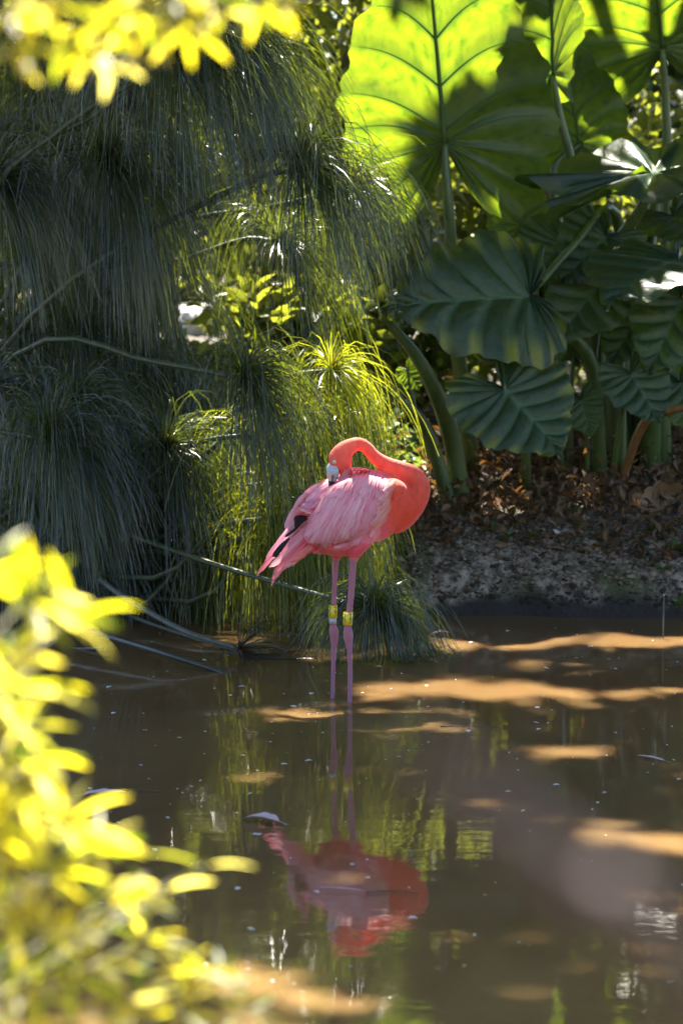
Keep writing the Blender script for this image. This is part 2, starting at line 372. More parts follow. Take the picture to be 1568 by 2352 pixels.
for px, py in [(960, 1130), (1010, 1100), (980, 1180), (1150, 1080), (1560, 1060), (1530, 1100), (930, 1210), (900, 1270), (1090, 1130), (1240, 1075)]: spot(px, py, 10.1, .02)
spot(1490, 720, 11.0, .06); spot(1100, 850, 11.0, .05); spot(1020, 860, 11, .05); spot(1160, 880, 10.3, .035); spot(870, 720, 10.2, .05)
for px, py in [(760, 640), (830, 560), (870, 520), (700, 780)]: spot(px, py, 10.6, .09)
for px, py in [(1440, 40), (1480, 110), (1400, 60), (1520, 30)]: spot(px, py, 11.2, .16)
for px, py in [(1235, 40), (1240, 130), (1250, 220)]: spot(px, py, 10.8, .07)
BLOCKS = [(at(1100, 330, 10.6), .2), (at(1150, 290, 10.6), .15), (at(1010, 430, 10.6), .12), (at(1390, 200, 10.9), .2), (at(1080, 690, 9.9), .3), (at(1170, 900, 9.8), .25), (at(200, 600, 9.6), .5), (at(150, 900, 9.5), .5), (at(300, 300, 9.6), .4)]  # points kept in shade by extra crown leaves
SP = np.array([tuple(p) for p, r in SPOTS]); SR = np.array([r for p, r in SPOTS]); SV = np.array(tuple(SUN))

def crown_points(n, cx, cy, rx, ry, z0, z1):
    q = RNG.uniform(-1, 1, (n * 2, 2)); r = ((q ** 4).sum(1)) ** .25; k = (r < 1 + .08 * np.sin(q[:, 0] * 9)); q = q[k][:n]; r = r[k][:n]; n = len(q)
    x = cx + rx * q[:, 0]; y = cy + ry * q[:, 1]
    z = z0 + (z1 - z0) * RNG.beta(1.3, 1.5, n) * (1 - 0.35 * r * r) + 0.25 * np.sin(x * 2.1) * np.cos(y * 1.7)
    return np.stack([x, y, z], 1)
def drop_lit(C, pad=0.08):
    keep = np.ones(len(C), bool)
    for p, r in zip(SP, SR):
        q = C - p; t = q @ SV
        d2 = (q * q).sum(1) - t * t
        keep &= ~((d2 < (r + pad) ** 2) & (t > 1.2))
    return C[keep]
def big_tree(base, top, cx, cy, rx, ry, z0, z1, n, label, r0=0.16, shade_layer=None):
    t = empty('tree', base, label, 'tree', 'trees standing over the far bank')
    mid = base.lerp(top, 0.5) + Vector((0.08, -0.05, 0))
    tube_obj('trunk', [base - Vector((0, 0, .2)), base + Vector((0, 0, .3)), mid, top], [r0 * 1.35, r0, r0 * .85, r0 * .6], M['bark'], t, 20, 12, 0.006)
    parts = []
    for k in range(13):
        best = None
        for tr_ in range(14):                         # limbs that leave the sunny gaps open
            a = k * 2.4 + 0.3 + random.uniform(-.8, .8); rr = random.uniform(.3, .95)
            e = Vector((cx + rx * rr * math.cos(a), cy + ry * rr * math.sin(a), random.uniform(z0 + .4, z1)))
            m_ = top.lerp(e, .5) + Vector((0, 0, .35))
            P_ = curve([top - Vector((0, 0, .3)), m_, e], 10); P_ += RNG.normal(0, .02, P_.shape)
            Pd = curve(P_, 60); q = Pd[:, None] - SP[None]; t_ = q @ SV
            hit = (((q * q).sum(2) - t_ * t_) < (SR + .03) ** 2).any(0).sum()
            if best is None or hit < best[0]: best = (hit, P_)
        P = best[1]
        parts.append(tubes(P[None], np.linspace(r0 * .42, .012, 10)[None], 6))
    V, Fc = merge(parts)
    ok = V  # limbs stay whole
    mobj('limb', V, Fc, M['bark'], t)
    C = crown_points(n, cx, cy, rx, ry, z0, z1)
    ex = []
    for p, r in BLOCKS:                               # leaf clumps added to shade chosen points
        q = p + SUN * ((z0 + .6 - p.z) / SUN.z)
        if (q.x - cx) ** 2 / rx ** 2 + (q.y - cy) ** 2 / ry ** 2 < 1: ex.append(np.array(tuple(q)) + norm(RNG.normal(0, 1, (int(1500 * r), 3))) * (r * RNG.uniform(0, 1, (int(1500 * r), 1)) ** .5))
    if shade_layer:  # low leaf layer added out of view to cut the sky light
        x0, x1, y0, y1, za, zb, nb_ = shade_layer
        C = np.concatenate([C, np.stack([RNG.uniform(x0, x1, nb_), RNG.uniform(y0, y1, nb_), RNG.uniform(za, zb, nb_)], 1)])
    C = drop_lit(np.concatenate([C] + ex))
    V, Q, rnd = leaf_cloud(C, RNG.uniform(.13, .21, len(C)), 0.55, 0.8)
    mobj('crown', V, Q, M['canopy'], t, attrs={'rnd': rnd}, kind='stuff')
big_tree(Vector((0.88, 5.2, 0.45)), Vector((1.05, 5.3, 5.0)), 1.0, 4.2, 2.7, 4.3, 5.2, 7.2, 30000, 'brown tree trunk rising behind the tallest elephant ear leaves', .09, (.5, 3.2, 1.3, 4.6, 3.2, 4.1, 5000))
big_tree(Vector((4.6, 6.2, .4)), Vector((4.6, 5.8, 5.0)), 4.2, 4.2, 2.6, 4.2, 5.1, 7.2, 18000, 'unseen tree added above the elephant ear bank to shade it')
big_tree(Vector((-3.6, 5.2, .4)), Vector((-3.2, 5.4, 5.0)), -2.5, 4.2, 2.5, 4.3, 5.1, 7.0, 22000, 'unseen tree added above the papyrus clump to shade it', .16, (-3.2, -.3, -.4, 4.6, 2.75, 3.5, 9500))

# ------------------------------------------------------------------ background shrubs and wood
def shrub(px, d, w, h, n, label, size=(.07, .13), mat='shrub', name='shrub', group='shrubs behind the papyrus and elephant ears'):
    p = at(px, 600, d); base = Vector((p.x, p.y, ground_h(p.x, p.y)))
    t = empty(name, base, label, 'shrub', group)
    u = norm(RNG.normal(0, 1, (n, 3))) * (RNG.uniform(0.25, 1, n) ** 0.45)[:, None]
    u += 0.12 * np.sin(u[:, [1, 2, 0]] * 7)
    C = np.array(tuple(base)) + np.array([0, 0, h * .5]) + u * np.array([w, w * .7, h * .52])
    V, Q, rnd = leaf_cloud(C, RNG.uniform(size[0], size[1], n), 0.5, 0.4)
    mobj('crown', V, Q, M[mat], t, attrs={'rnd': rnd}, kind='stuff')
    parts = []
    for k in range(9):
        e = base + Vector((random.uniform(-.7, .7) * w, random.uniform(-.4, .4) * w, h * random.uniform(.5, .95)))
        P = curve([base - Vector((0, 0, .1)), base.lerp(e, .5) + Vector((0, 0, .12)), e], 8)
        parts.append(tubes(P[None], np.linspace(.02, .004, 8)[None], 5))
    V, Fc = merge(parts); mobj('stem', V, Fc, M['twig'], t)
for px, d, w, h, n, lab in [
    (140, 14.2, .6, 1.9, 2600, 'dark leafy shrub deep behind the hanging papyrus heads'),
    (640, 14.5, .75, 2.2, 2600, 'sunlit yellow-green shrub showing through the papyrus curtain'),
    (-80, 13.8, .8, 2.4, 2200, 'shrub behind the papyrus stalks at the shaded end of the clump'),
    (900, 12.6, .42, .95, 1500, 'low sunlit shrub with yellow-green leaves behind the flamingo\'s arched neck'),
    (1180, 13.6, .55, 1.2, 1300, 'brown-green scrub seen between the tall elephant ear leaves'),
    (1450, 14.0, .9, 1.5, 2000, 'dark scrub behind the elephant ear stalks'),
    (700, 11.9, .4, .75, 1300, 'low shrub glowing behind the foot of the papyrus curtain'),
    (330, 12.4, .4, .40, 900, 'low dark undergrowth in front of the pale lump'),
    (500, 12.3, .3, .36, 700, 'low undergrowth between the pale lump and the lit curtain'),
    (430, 18.4, 1.0, 1.9, 2600, 'leafy shrub rising directly behind the pale lump'),
    (820, 15.5, .7, 2.9, 2400, 'tall bright shrub beside the lit edge of the giant leaf'),
    (1220, 16.5, .8, 2.6, 2000, 'tall sunlit scrub behind the brown tree trunk')]:
    shrub(px, d, w, h, n, lab)
n = 46000
bx = RNG.uniform(-9, 9, n); by = 20 + RNG.uniform(0, 5, n); bz = RNG.uniform(0.3, 14.0, n) * (0.75 + 0.25 * np.sin(bx * 1.3) * np.sin(bx * .4 + 1))
V, Q, rnd = leaf_cloud(np.stack([bx, by, bz], 1), RNG.uniform(.2, .38, n), .55, .5)
o = mobj('woodland', V, Q, M['canopy'], None, attrs={'rnd': rnd}, kind='stuff'); o['label'] = 'dark mass of woodland foliage closing the view behind the garden'; o['category'] = 'woodland'
# pale lump added to stand for a bright sunlit patch behind the papyrus
def add_lump(p, r, label):
    bm = bmesh.new(); bmesh.ops.create_icosphere(bm, subdivisions=3, radius=1)
    for v in bm.verts:
        k = 1 + .25 * noise.noise(v.co * 1.6 + Vector((p.x, 0, 0))) + .08 * noise.noise(v.co * 5)
        v.co = Vector((v.co.x * r[0], v.co.y * r[1], v.co.z * r[2])) * k + p
    me = bpy.data.meshes.new('bright_patch_lump'); bm.to_mesh(me); bm.free(); me.materials.append(solidmat('bright_patch_pale', (.5, .48, .43), (.75, .73, .68), 9, .8))
    put(bpy.data.objects.new('bright_patch_lump', me), label, 'bright_patch_lump')
pb = at(452, 745, 17.0); add_lump(Vector((pb.x, pb.y, ground_h(pb.x, pb.y) + .05)), (.15, .14, .17), 'pale lump added as the bright sunlit patch in a gap of the papyrus')

# ------------------------------------------------------------------ papyrus
def ray_tuft(c, axis, n, length, droop, rad=0.0011, spread=1.5, S=9, var=0.25, floor=None):
    """drooping thread-like rays from c; returns V, F, rnd"""
    c = np.array(tuple(c)); ax = np.array(tuple(Vector(axis).normalized()))
    th = spread * np.sqrt(RNG.uniform(0.01, 1, n)); ph = RNG.uniform(0, 2 * math.pi, n)
    ref = np.array([1.0, 0, 0]) if abs(ax[2]) > .8 else np.array([0, 0, 1.0])
    e1 = norm(np.cross(ax, ref)); e2 = np.cross(ax, e1)
    d = np.cos(th)[:, None] * ax + np.sin(th)[:, None] * (np.cos(ph)[:, None] * e1 + np.sin(ph)[:, None] * e2)
    L = length * RNG.uniform(1 - var, 1 + var * .6, n)
    k = droop * RNG.uniform(.75, 1.3, n)
    P = np.zeros((n, S, 3)); P[:, 0] = c + d * 0.006
    s = np.linspace(0, 1, S)
    wob = RNG.normal(0, .10, (n, 3)); wob[:, 2] *= .3
    for i in range(1, S):
        t = s[i]
        w = np.clip(k * t, 0, None)[:, None]
        dd = norm(d * np.maximum(1 - .55 * w, .12) + np.array([0, 0, -1.0]) * w * 1.5 + wob * t)
        P[:, i] = P[:, i - 1] + dd * (L / (S - 1))[:, None]
    if floor is not None:
        P[:, :, 2] = np.maximum(P[:, :, 2], floor + RNG.uniform(0, .012, (n, 1)))
    a_, b_ = np.array(tuple(at(450, 738, 8.0))), np.array(tuple(at(450, 738, 12.0))); ax_ = norm(b_ - a_); q_ = P - a_; t_ = q_ @ ax_   # the gap one looks through
    P = P[(np.linalg.norm(q_ - t_[..., None] * ax_, axis=-1) > .062).all(1)]; n = len(P)
    r = rad * RNG.uniform(.75, 1.25, (n, 1)) * np.linspace(1.1, .45, S)[None]
    V, Fc = ribbons(P, r * 1.25)
    rnd = np.repeat(RNG.uniform(0, 1, n), S * 2)
    return V, Fc, rnd
M['darkray'] = leafmat('soggy_dark_ray', (.012, .013, .010), (.035, .035, .022), (.08, .08, .02), .15, .3, 20, rndattr='rnd')
M['sheath'] = leafmat('papyrus_hub_brown', (0.07, 0.035, 0.015), (0.16, 0.09, 0.04), (.2, .1, .02), .2, .5, 30)
def papyrus(c, stem, n, length, droop, label, axis=None, group='papyrus heads in the clump', rad=.0011, r_st=.009, spread=1.5, floor=None, name='papyrus_stalk', mat='papyrus', stmat='stalk'):
    base = Vector(stem[0]); t = empty(name, base, label, 'papyrus', group)
    pts = [Vector(p) for p in stem] + [c]
    tube_obj('stalk', pts, [r_st * 1.3, r_st], M[stmat], t, 14, 7)
    if axis is None:
        axis = (c - pts[-2]).normalized() + Vector((0, 0, .55))
    V, Fc, rnd = ray_tuft(c, axis, int(n * 1.6) if mat == 'papyrus' else n, length, droop, rad, spread, floor=floor)
    mobj('ray_tuft', V, Fc, M[mat], t, attrs={'rnd': rnd}, kind='stuff')
    V, Fc, rnd = ray_tuft(c, axis, 26, .055, .15, .0024, 1.2, 5)
    mobj('bract', V, Fc, M['sheath'], t)
    return t
def clump(px, d):
    p = at(px, 1200, d); return Vector((p.x, p.y, min(ground_h(p.x, p.y), 0.35) - .05))
def pap(px, py, d, via, n, length, droop, label, basepx=-250, based=10.6, **kw):
    c = at(px, py, d)
    st = [clump(basepx, based)] + [at(*v) for v in via]
    return papyrus(c, st, n, length, droop, label, **kw)
pap(395, 140, 9.1, [(-60, 520, 9.3), (150, 290, 9.2)], 520, .62, 1.0, 'tall papyrus head on a thick dark arching stalk, hanging beside the giant leaf')
pap(470, 60, 9.25, [(-60, 480, 9.4), (240, 250, 9.3)], 420, .62, 1.0, 'papyrus head on the second dark stalk that runs parallel to the thickest one')
pap(245, 385, 9.4, [(-200, 640, 9.6), (70, 365, 9.5)], 560, .60, 1.05, 'blue-green papyrus head with a clear star of rays above the darkest part of the clump')
pap(130, 350, 10.0, [(-200, 600, 10), (20, 400, 10)], 260, .4, .8, 'small papyrus head peeping out behind the blue-green star-shaped one')
pap(690, 390, 9.3, [(100, 700, 9.7), (540, 432, 9.4)], 420, .52, 1.05, 'papyrus head drooping in front of the lit edge of the giant leaf')
pap(640, 555, 9.9, [(100, 760, 10.2), (510, 565, 9.95)], 360, .50, 1.0, 'papyrus head on a short level pale stalk, drooping over green light')
pap(-15, 420, 9.3, [(-300, 640, 9.5), (-120, 470, 9.4)], 420, .50, 1.0, 'papyrus head whose streaming rays alone reach in beside the star-shaped head')
pap(560, 870, 9.2, [(60, 800, 9.5), (345, 830, 9.3)], 420, .46, 1.0, 'papyrus head glittering at the end of a dark stalk above the lit curtain')
pap(170, 930, 9.5, [(-200, 880, 9.6), (0, 870, 9.55)], 380, .44, .85, 'upright tufted papyrus head just above the palest drooping one')
pap(115, 1010, 9.2, [(-300, 980, 9.3), (-60, 985, 9.25)], 560, .52, 1.0, 'palest papyrus head with silvery arching rays and a brown hub')
pap(380, 1030, 9.4, [(-100, 1050, 9.6), (150, 1000, 9.5)], 400, .46, .95, 'smaller papyrus head with brown hub next to the silvery one')
pap(800, 440, 10.0, [(200, 600, 10.3), (650, 470, 10.1)], 330, .52, 1.0, 'thin papyrus head whose rays cross the lower edge of the giant leaf')
pap(-30, 900, 9.5, [(-400, 980, 9.6), (-200, 930, 9.5)], 300, .5, 1.0, 'half hidden papyrus head at the shaded end of the clump')
# heads deeper in the clump: only their place tells them apart
deep = [(60, 120, 10.3), (330, 130, 10.6), (120, 250, 10.6), (20, 330, 10.5), (400, 380, 10.6), (200, 560, 10.5), (60, 860, 10.3), (420, 930, 10.2), (230, 700, 10.6), (380, 700, 10.9), (120, 1100, 10.1), (390, 1090, 10.1), (200, 40, 10.5),  (300, 240, 10.5), (60, 600, 10.0), (330, 600, 10.1), (180, 760, 10.0),
        (30, 770, 10.1), (330, 830, 10.1), (250, 1060, 9.8), (60, 1150, 9.7), (330, 1200, 9.7), (470, 1140, 9.9), (180, 1230, 9.6), (40, 1290, 9.6), (560, 150, 10.6), (120, 480, 10.4)]
for px, py, d in deep:
    pap(px, py, d, [(px - 300, py + 160, d + .1), (px - 130, py + 30, d + .05)], 300, .55, 1.1, 'papyrus head deep in the shade of the clump, only a dark veil of hanging rays', group='shaded papyrus heads deep in the clump')
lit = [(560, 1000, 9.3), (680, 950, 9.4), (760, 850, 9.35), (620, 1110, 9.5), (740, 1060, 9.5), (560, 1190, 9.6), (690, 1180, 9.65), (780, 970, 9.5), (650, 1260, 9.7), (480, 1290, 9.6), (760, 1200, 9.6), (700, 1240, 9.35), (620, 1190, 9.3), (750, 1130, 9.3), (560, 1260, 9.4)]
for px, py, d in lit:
    pap(px, py, d, [(px - 320, py + 140, d + .1), (px - 130, py + 25, d + .05)], 260, .46, 1.35, 'papyrus head coloured lighter as if sunlit, in the curtain behind the flamingo', group='papyrus heads of the sunlit curtain, coloured lighter', rad=.0012, mat='papyrus_sunlit')
# fallen stalks
def water_pap(c, st, n, length, droop, label, name='papyrus_stalk', stm='drystalk', **kw): return papyrus(c, st, n, length, droop, label, group=None, name=name, stmat=stm, **kw)
water_pap(at(858, 1402, 8.75), [at(300, 1230, 9.3), at(480, 1292, 9.1), at(640, 1340, 8.95)], 560, .36, 1.1, 'bent papyrus head dipping into the pond behind the flamingo\'s legs', axis=(.35, -.25, .6), floor=.002, r_st=.0075, stm='stalk')
water_pap(gnd(548, 1512) + Vector((0, 0, .03)), [at(230, 1330, 9.2), at(286, 1372, 9.0), at(420, 1448, 8.75)], 90, .22, .35, 'soggy dark papyrus head lying in the water at the end of a pale fallen stalk', axis=(1, -.2, .15), floor=.001, r_st=.0085, mat='darkray')
def stick(pts, r, mat, label):
    P = curve(pts, 18); V, Fc = tubes(P[None], np.linspace(r, r * .8, 18)[None] * RNG.uniform(.95, 1.05, 18), 8)
    mobj('fallen_stalk', V, Fc, mat, None, label=label, cat='stalk')
M['darkstalk'] = solidmat('wet_dark_stalk', (.012, .016, .014), (.04, .045, .035), 60, .35, .2, .002)
stick([at(140, 1430, 9.0), at(275, 1470, 8.72), at(400, 1508, 8.5), gnd(535, 1553, -.01)], .0105, M['darkstalk'], 'thick dark stalk slanting down into the pond, the darkest of the fallen stalks')
stick([at(255, 1395, 9.4), at(345, 1432, 9.2), at(430, 1460, 9.0), gnd(560, 1500, .0)], .007, M['drystalk'], 'thin pale sunlit stalk crossing behind the other fallen stalks')
stick([at(150, 1492, 8.9), at(240, 1489, 8.8)], .006, M['drystalk'], 'short broken grey stalk lying at the foot of the papyrus')
# stake in the water by the bank
pS = gnd(1521, 1466); stick([pS - Vector((0, 0, .1)), pS + Vector((.001, 0, .07)), pS + Vector((.002, 0, .148))], .003, M['drystalk'], 'thin upright grey stake standing in the water by the bank')

# ------------------------------------------------------------------ elephant ears
def cr2(pts, n): return curve([(a, b, 0) for a, b in pts], n)[:, :2]
EAR = cr2([(0.0, -0.03), (0.07, -0.20), (0.18, -0.35), (0.31, -0.40), (0.43, -0.31), (0.52, -0.12), (0.55, 0.08), (0.53, 0.27), (0.46, 0.48), (0.34, 0.68), (0.20, 0.85), (0.08, 0.96), (0.0, 1.0)], 73)
def ear_leaf(parent, A, T, nh, sw=1.0, fold=0.12, droop=0.15, wave=0.03, pillow=0.018, asym=0.0, pale=0.0, seed=0, label=None, cup=0.0, veinr=1.0, lobe=1.0):
    rs = np.random.default_rng(seed)
    v = T - A; L = v.length; v = v.normalized()
    w = (nh - v * nh.dot(v)).normalized(); u = v.cross(w)
    K = len(EAR); J = 12
    ks = np.arange(K); uo, vo = EAR[:, 0].copy(), EAR[:, 1].copy(); vo = np.where(vo < 0, vo * lobe, vo)
    mv = np.clip((vo - 0.02) * 0.92 - 0.34 * uo, 0, 1); mv = np.maximum.accumulate(mv); mv[-1] = 1
    c = np.linspace(0, 1, J + 1)
    ph = (ks % 6) / 6.0
    pil = np.abs(np.sin(math.pi * ph)) ** 0.6
    vein = np.exp(-(np.minimum(ph, 1 - ph) * 6 / 0.5) ** 2)
    rows = []; VE = []; PA = []
    n1 = rs.uniform(0, 6.28, 4)
    for sgn in (-1, 1):
        # ragged, slightly irregular margin
        rag = 1 + 0.035 * np.sin(ks * .7 + n1[0] + sgn) + 0.02 * np.sin(ks * 1.63 + n1[1] * sgn) - 0.03 * vein
        U = (uo * rag * (1 + asym * sgn))[:, None] * c[None]
        Vv = mv[:, None] + (vo - mv)[:, None] * c[None] * rag[:, None] + 0.05 * np.sin(math.pi * c)[None] * (vo > .05)[:, None]
        Z = pillow * pil[:, None] * (np.sin(math.pi * np.clip(c * .9 + .06, 0, 1)) ** .7)[None]
        Z += wave * np.sin(ks * .38 + n1[2] + sgn * 1.1)[:, None] * (c ** 2.2)[None] + .5 * wave * np.sin(ks * .9 + n1[3])[:, None] * (c ** 3)[None]
        Z += fold * U * (1 - .5 * U) - droop * Vv * np.abs(Vv) - cup * U ** 2
        rows.append(np.stack([U * sgn * sw, Vv, Z], -1))
        VE.append(np.maximum(vein[:, None] * (1 - .55 * c)[None], np.exp(-(c / .03) ** 2)[None] * np.ones((K, 1))))
        pp = np.clip((np.sin(ks * 1.047 + 1.6 + .8 * np.sin(ks * .31 + n1[0] * sgn)) - .15) * 1.6, 0, 1)[:, None] * np.clip((c - .5 - .2 * rs.random()) / .25, 0, 1)[None]
        PA.append(np.clip(pp * pale, 0, 1))
    G = np.concatenate([rows[0][:, ::-1], rows[1][:, 1:]], 1); VE = np.concatenate([VE[0][:, ::-1], VE[1][:, 1:]], 1); PA = np.concatenate([PA[0][:, ::-1], PA[1][:, 1:]], 1)
    fr = np.array([tuple(u), tuple(v), tuple(w)]) * L; Aa = np.array(tuple(A))
    V = G.reshape(-1, 3) @ fr + Aa
    W = 2 * J + 1; idx = np.arange(K * W).reshape(K, W)
    Q = np.stack([idx[:-1, :-1], idx[:-1, 1:], idx[1:, 1:], idx[1:, :-1]], -1).reshape(-1, 4)
    b = mobj('leaf_blade', V, Q, M['ear'], parent, attrs={'vein': VE.ravel(), 'pale': PA.ravel(), 'rp': np.repeat(ks.astype(float), 2 * J + 1), 'cc': np.tile(np.abs(np.linspace(-1, 1, 2 * J + 1)), K) + (seed * 3.1)})
    if label: b['label'] = label
    # ribs standing out on the underside
    off = np.array(tuple(w)) * (-.0035)
    parts = []
    P = V.reshape(K, W, 3)
    mid = P[:, J]; keep = np.concatenate([[True], np.diff(mv) > 1e-4]); mid = mid[keep][::2]
    parts.append(tubes((mid + off)[None], (np.linspace(.013, .003, len(mid)) * L * 1.1 * veinr)[None], 6))
    for k in range(6, K - 4, 6):
        for sl in (P[k, J:], P[k, J::-1]):
            pth = sl[:J]; parts.append(tubes((pth + off * .6)[None], (np.linspace(.0052, .0011, len(pth)) * L * veinr)[None], 5))
    Vv, Fc = merge(parts); mobj('midrib', Vv, Fc, M['vein'], b)
    return b
def petiole(parent, pts, radii, mat='petiole', n=18, name='petiole'): return tube_obj(name, pts, radii, M[mat], parent, n, 10)
def groot(px, d, dz=-.05):
    p = at(px, 1050, d); return Vector((p.x, p.y, ground_h(p.x, p.y) + dz))
Yv = Vector
# plant with the backlit giants
e1 = empty('elephant_ear', groot(1080, 11.2, 0), 'tallest elephant ear plant with giant sunlit upright leaves over the bank', 'plant')
A = at(1021, 327, 10.6); ear_leaf(e1, A, at(978, -165, 10.32), Yv((.12, 1, .35)), .90, .06, .02, .02, .026, seed=1, label='giant upright leaf, half glowing and half in shadow', asym=-.04)
petiole(e1, [groot(1090, 10.9), at(1050, 800, 10.75), at(1033, 520, 10.62), at(1024, 400, 10.6), A], [.034, .03, .022, .018, .012])
A = at(1268, 172, 10.9); ear_leaf(e1, A, at(1262, -140, 10.55), Yv((-.75, .62, .3)), .95, .42, .02, .03, .026, seed=2, label='folded upright leaf, one half white with sun and the other dark')
petiole(e1, [groot(1400, 11.2), at(1350, 600, 11.0), at(1312, 380, 10.95), at(1285, 270, 10.92), A], [.034, .03, .02, .017, .012])
A = at(1520, 110, 11.4); ear_leaf(e1, A, at(1490, -190, 10.95), Yv((.05, 1, .3)), 1.05, .06, .02, .03, .026, seed=3, label='glowing green leaf behind the folded one')
petiole(e1, [groot(1500, 11.6), at(1530, 500, 11.5), at(1528, 250, 11.45), A], [.03, .026, .018, .012])
A = at(1330, 330, 11.5); ear_leaf(e1, A, at(1290, 80, 11.3), Yv((.1, 1, .5)), .8, .1, .02, .03, .026, seed=14, label='yellow sunlit leaf glowing behind the folded leaf')
petiole(e1, [groot(1290, 11.5), at(1290, 600, 11.5), at(1268, 400, 11.48), A], [.026, .022, .016, .01])
A = at(1195, 520, 11.2); ear_leaf(e1, A, at(1168, 372, 11.25), Yv((.15, .9, .45)), .95, .12, .05, .03, .026, seed=4, label='small mid-green leaf standing below the giant one')
petiole(e1, [groot(1180, 11.4), at(1200, 700, 11.3), A], [.02, .016, .01])
# plant with the broad blue-green leaves
e2 = empty('elephant_ear', groot(1400, 10.7, 0), 'elephant ear plant with broad blue-green tilted leaves and thick stalks', 'plant')
A = at(1500, 405, 10.4); ear_leaf(e2, A, at(1960, 285, 10.5), Yv((-.3, -.30, 1)), .80, .10, .05, .05, .045, lobe=1.5, seed=5, label='dark blue-green leaf seen almost edge-on with a glinting rim')
petiole(e2, [groot(1420, 10.8), at(1415, 760, 10.75), at(1400, 600, 10.6), at(1470, 480, 10.45), A], [.055, .045, .03, .02, .014])
A = at(1555, 602, 10.1); ear_leaf(e2, A, at(1400, 640, 9.75), Yv((-.15, -.35, 1)), 1.25, .1, .22, .04, .05, seed=6, label='blue-green leaf with a wedge of white glare')
petiole(e2, [groot(1490, 10.8), at(1500, 800, 10.6), at(1540, 650, 10.4), A], [.045, .038, .022, .012])
A = at(1212, 682, 10.0); ear_leaf(e2, A, at(893, 692, 9.75), Yv((-.05, -1, .55)), .9, .05, .10, .04, .055, pale=1.0, seed=7, lobe=.5, label='broad drooping leaf with yellowish wedges along its margin', cup=.12)
petiole(e2, [groot(1430, 10.9), at(1440, 700, 10.8), at(1405, 480, 10.6), at(1310, 570, 10.35), A], [.05, .042, .018, .016, .012])
A = at(1290, 560, 10.6); ear_leaf(e2, A, at(1215, 640, 10.5), Yv((0, -.8, .6)), 1.5, .1, .1, .04, .05, seed=8, label='dim leaf tucked under the edge-on one')
A = at(1545, 500, 10.9); ear_leaf(e2, A, at(1640, 560, 10.7), Yv((0, -.6, .8)), 1.2, .1, .1, .04, .05, seed=18)
A = at(1240, 690, 10.8); ear_leaf(e2, A, at(1330, 830, 10.6), Yv((.1, -1, .4)), .9, .1, .1, .03, .05, seed=19, label='dim leaf hanging in shadow among the stalks')
A = at(1370, 690, 11.2); ear_leaf(e2, A, at(1290, 800, 11.1), Yv((.1, -1, .3)), 1.1, .1, .1, .03, .05, seed=20)
A = at(1560, 760, 11.2); ear_leaf(e2, A, at(1530, 940, 11.1), Yv((.1, -1, .3)), 1.1, .1, .1, .03, .05, seed=21)
for k_, (ax_, ay_, ad_, tx_, ty_, td_, sw2) in enumerate([(1375, 650, 10.35, 1280, 775, 10.2, 1.1), (1565, 690, 10.25, 1490, 850, 10.1, 1.0), (1390, 545, 10.45, 1290, 640, 10.3, 1.1), (1470, 720, 10.5, 1400, 830, 10.4, 1.1), (1560, 880, 10.3, 1600, 990, 10.2, 1.1)]):
    A = at(ax_, ay_, ad_); ear_leaf(e2, A, at(tx_, ty_, td_), Yv((-.1, -1, .45)), sw2, .1, .1, .035, .05, seed=30 + k_)
    petiole(e2, [groot(1440 + 15 * k_, 10.9), at((ax_ + 1450) / 2, (ay_ + 1050) / 2, 10.7), at(ax_ + 20, ay_ + 10, ad_ + .12), A], [.025, .02, .012, .009])
petiole(e2, [groot(1470, 11.0), at(1465, 850, 10.9), at(1485, 600, 10.9), at(1510, 420, 11)], [.045, .04, .03, .02])
petiole(e2, [groot(1520, 10.9), at(1520, 820, 10.8), at(1568, 620, 10.7), at(1600, 560, 10.6)], [.04, .035, .028, .02])
petiole(e2, [groot(1380, 10.6), at(1360, 850, 10.5), at(1290, 755, 10.4), at(1262, 738, 10.35)], [.03, .027, .02, .014])
# low plant on the bank
e3 = empty('elephant_ear', groot(1180, 10.4, 0), 'low elephant ear plant spreading dark leaves just above the leaf litter', 'plant')
A = at(1158, 897, 9.85); ear_leaf(e3, A, at(1290, 1030, 9.72), Yv((.2, -1, .5)), 1.38, .1, .12, .035, .052, pale=.8, seed=9, lobe=1.25, label='low round leaf with a small lit green spot at its stalk')
petiole(e3, [groot(1210, 10.4), at(1200, 860, 10.2), at(1165, 800, 10.0), at(1157, 850, 9.9), A], [.02, .018, .013, .011, .009])
A = at(1448, 860, 10.15); ear_leaf(e3, A, at(1515, 965, 10.05), Yv((.15, -1, .5)), 1.15, .1, .1, .03, .05, seed=10, label='dark round leaf in front of the thick stalks')
petiole(e3, [groot(1400, 10.4), at(1425, 960, 10.3), A], [.012, .01, .007])
A = at(1332, 918, 10.2); ear_leaf(e3, A, at(1356, 1002, 10.15), Yv((-.2, -1, .5)), 1.0, .1, .1, .03, .05, seed=11, label='smallest dark leaf between two larger ones')
petiole(e3, [groot(1350, 10.4), at(1345, 980, 10.3), A], [.01, .008, .006])
A = at(935, 850, 11.0); ear_leaf(e3, A, at(965, 895, 10.95), Yv((.1, .9, .4)), 1.2, .1, .1, .03, .05, seed=12, label='small sunlit leaf behind the leaning stalks')
petiole(e3, [groot(990, 11.0), at(950, 930, 11.0), A], [.01, .008, .006])
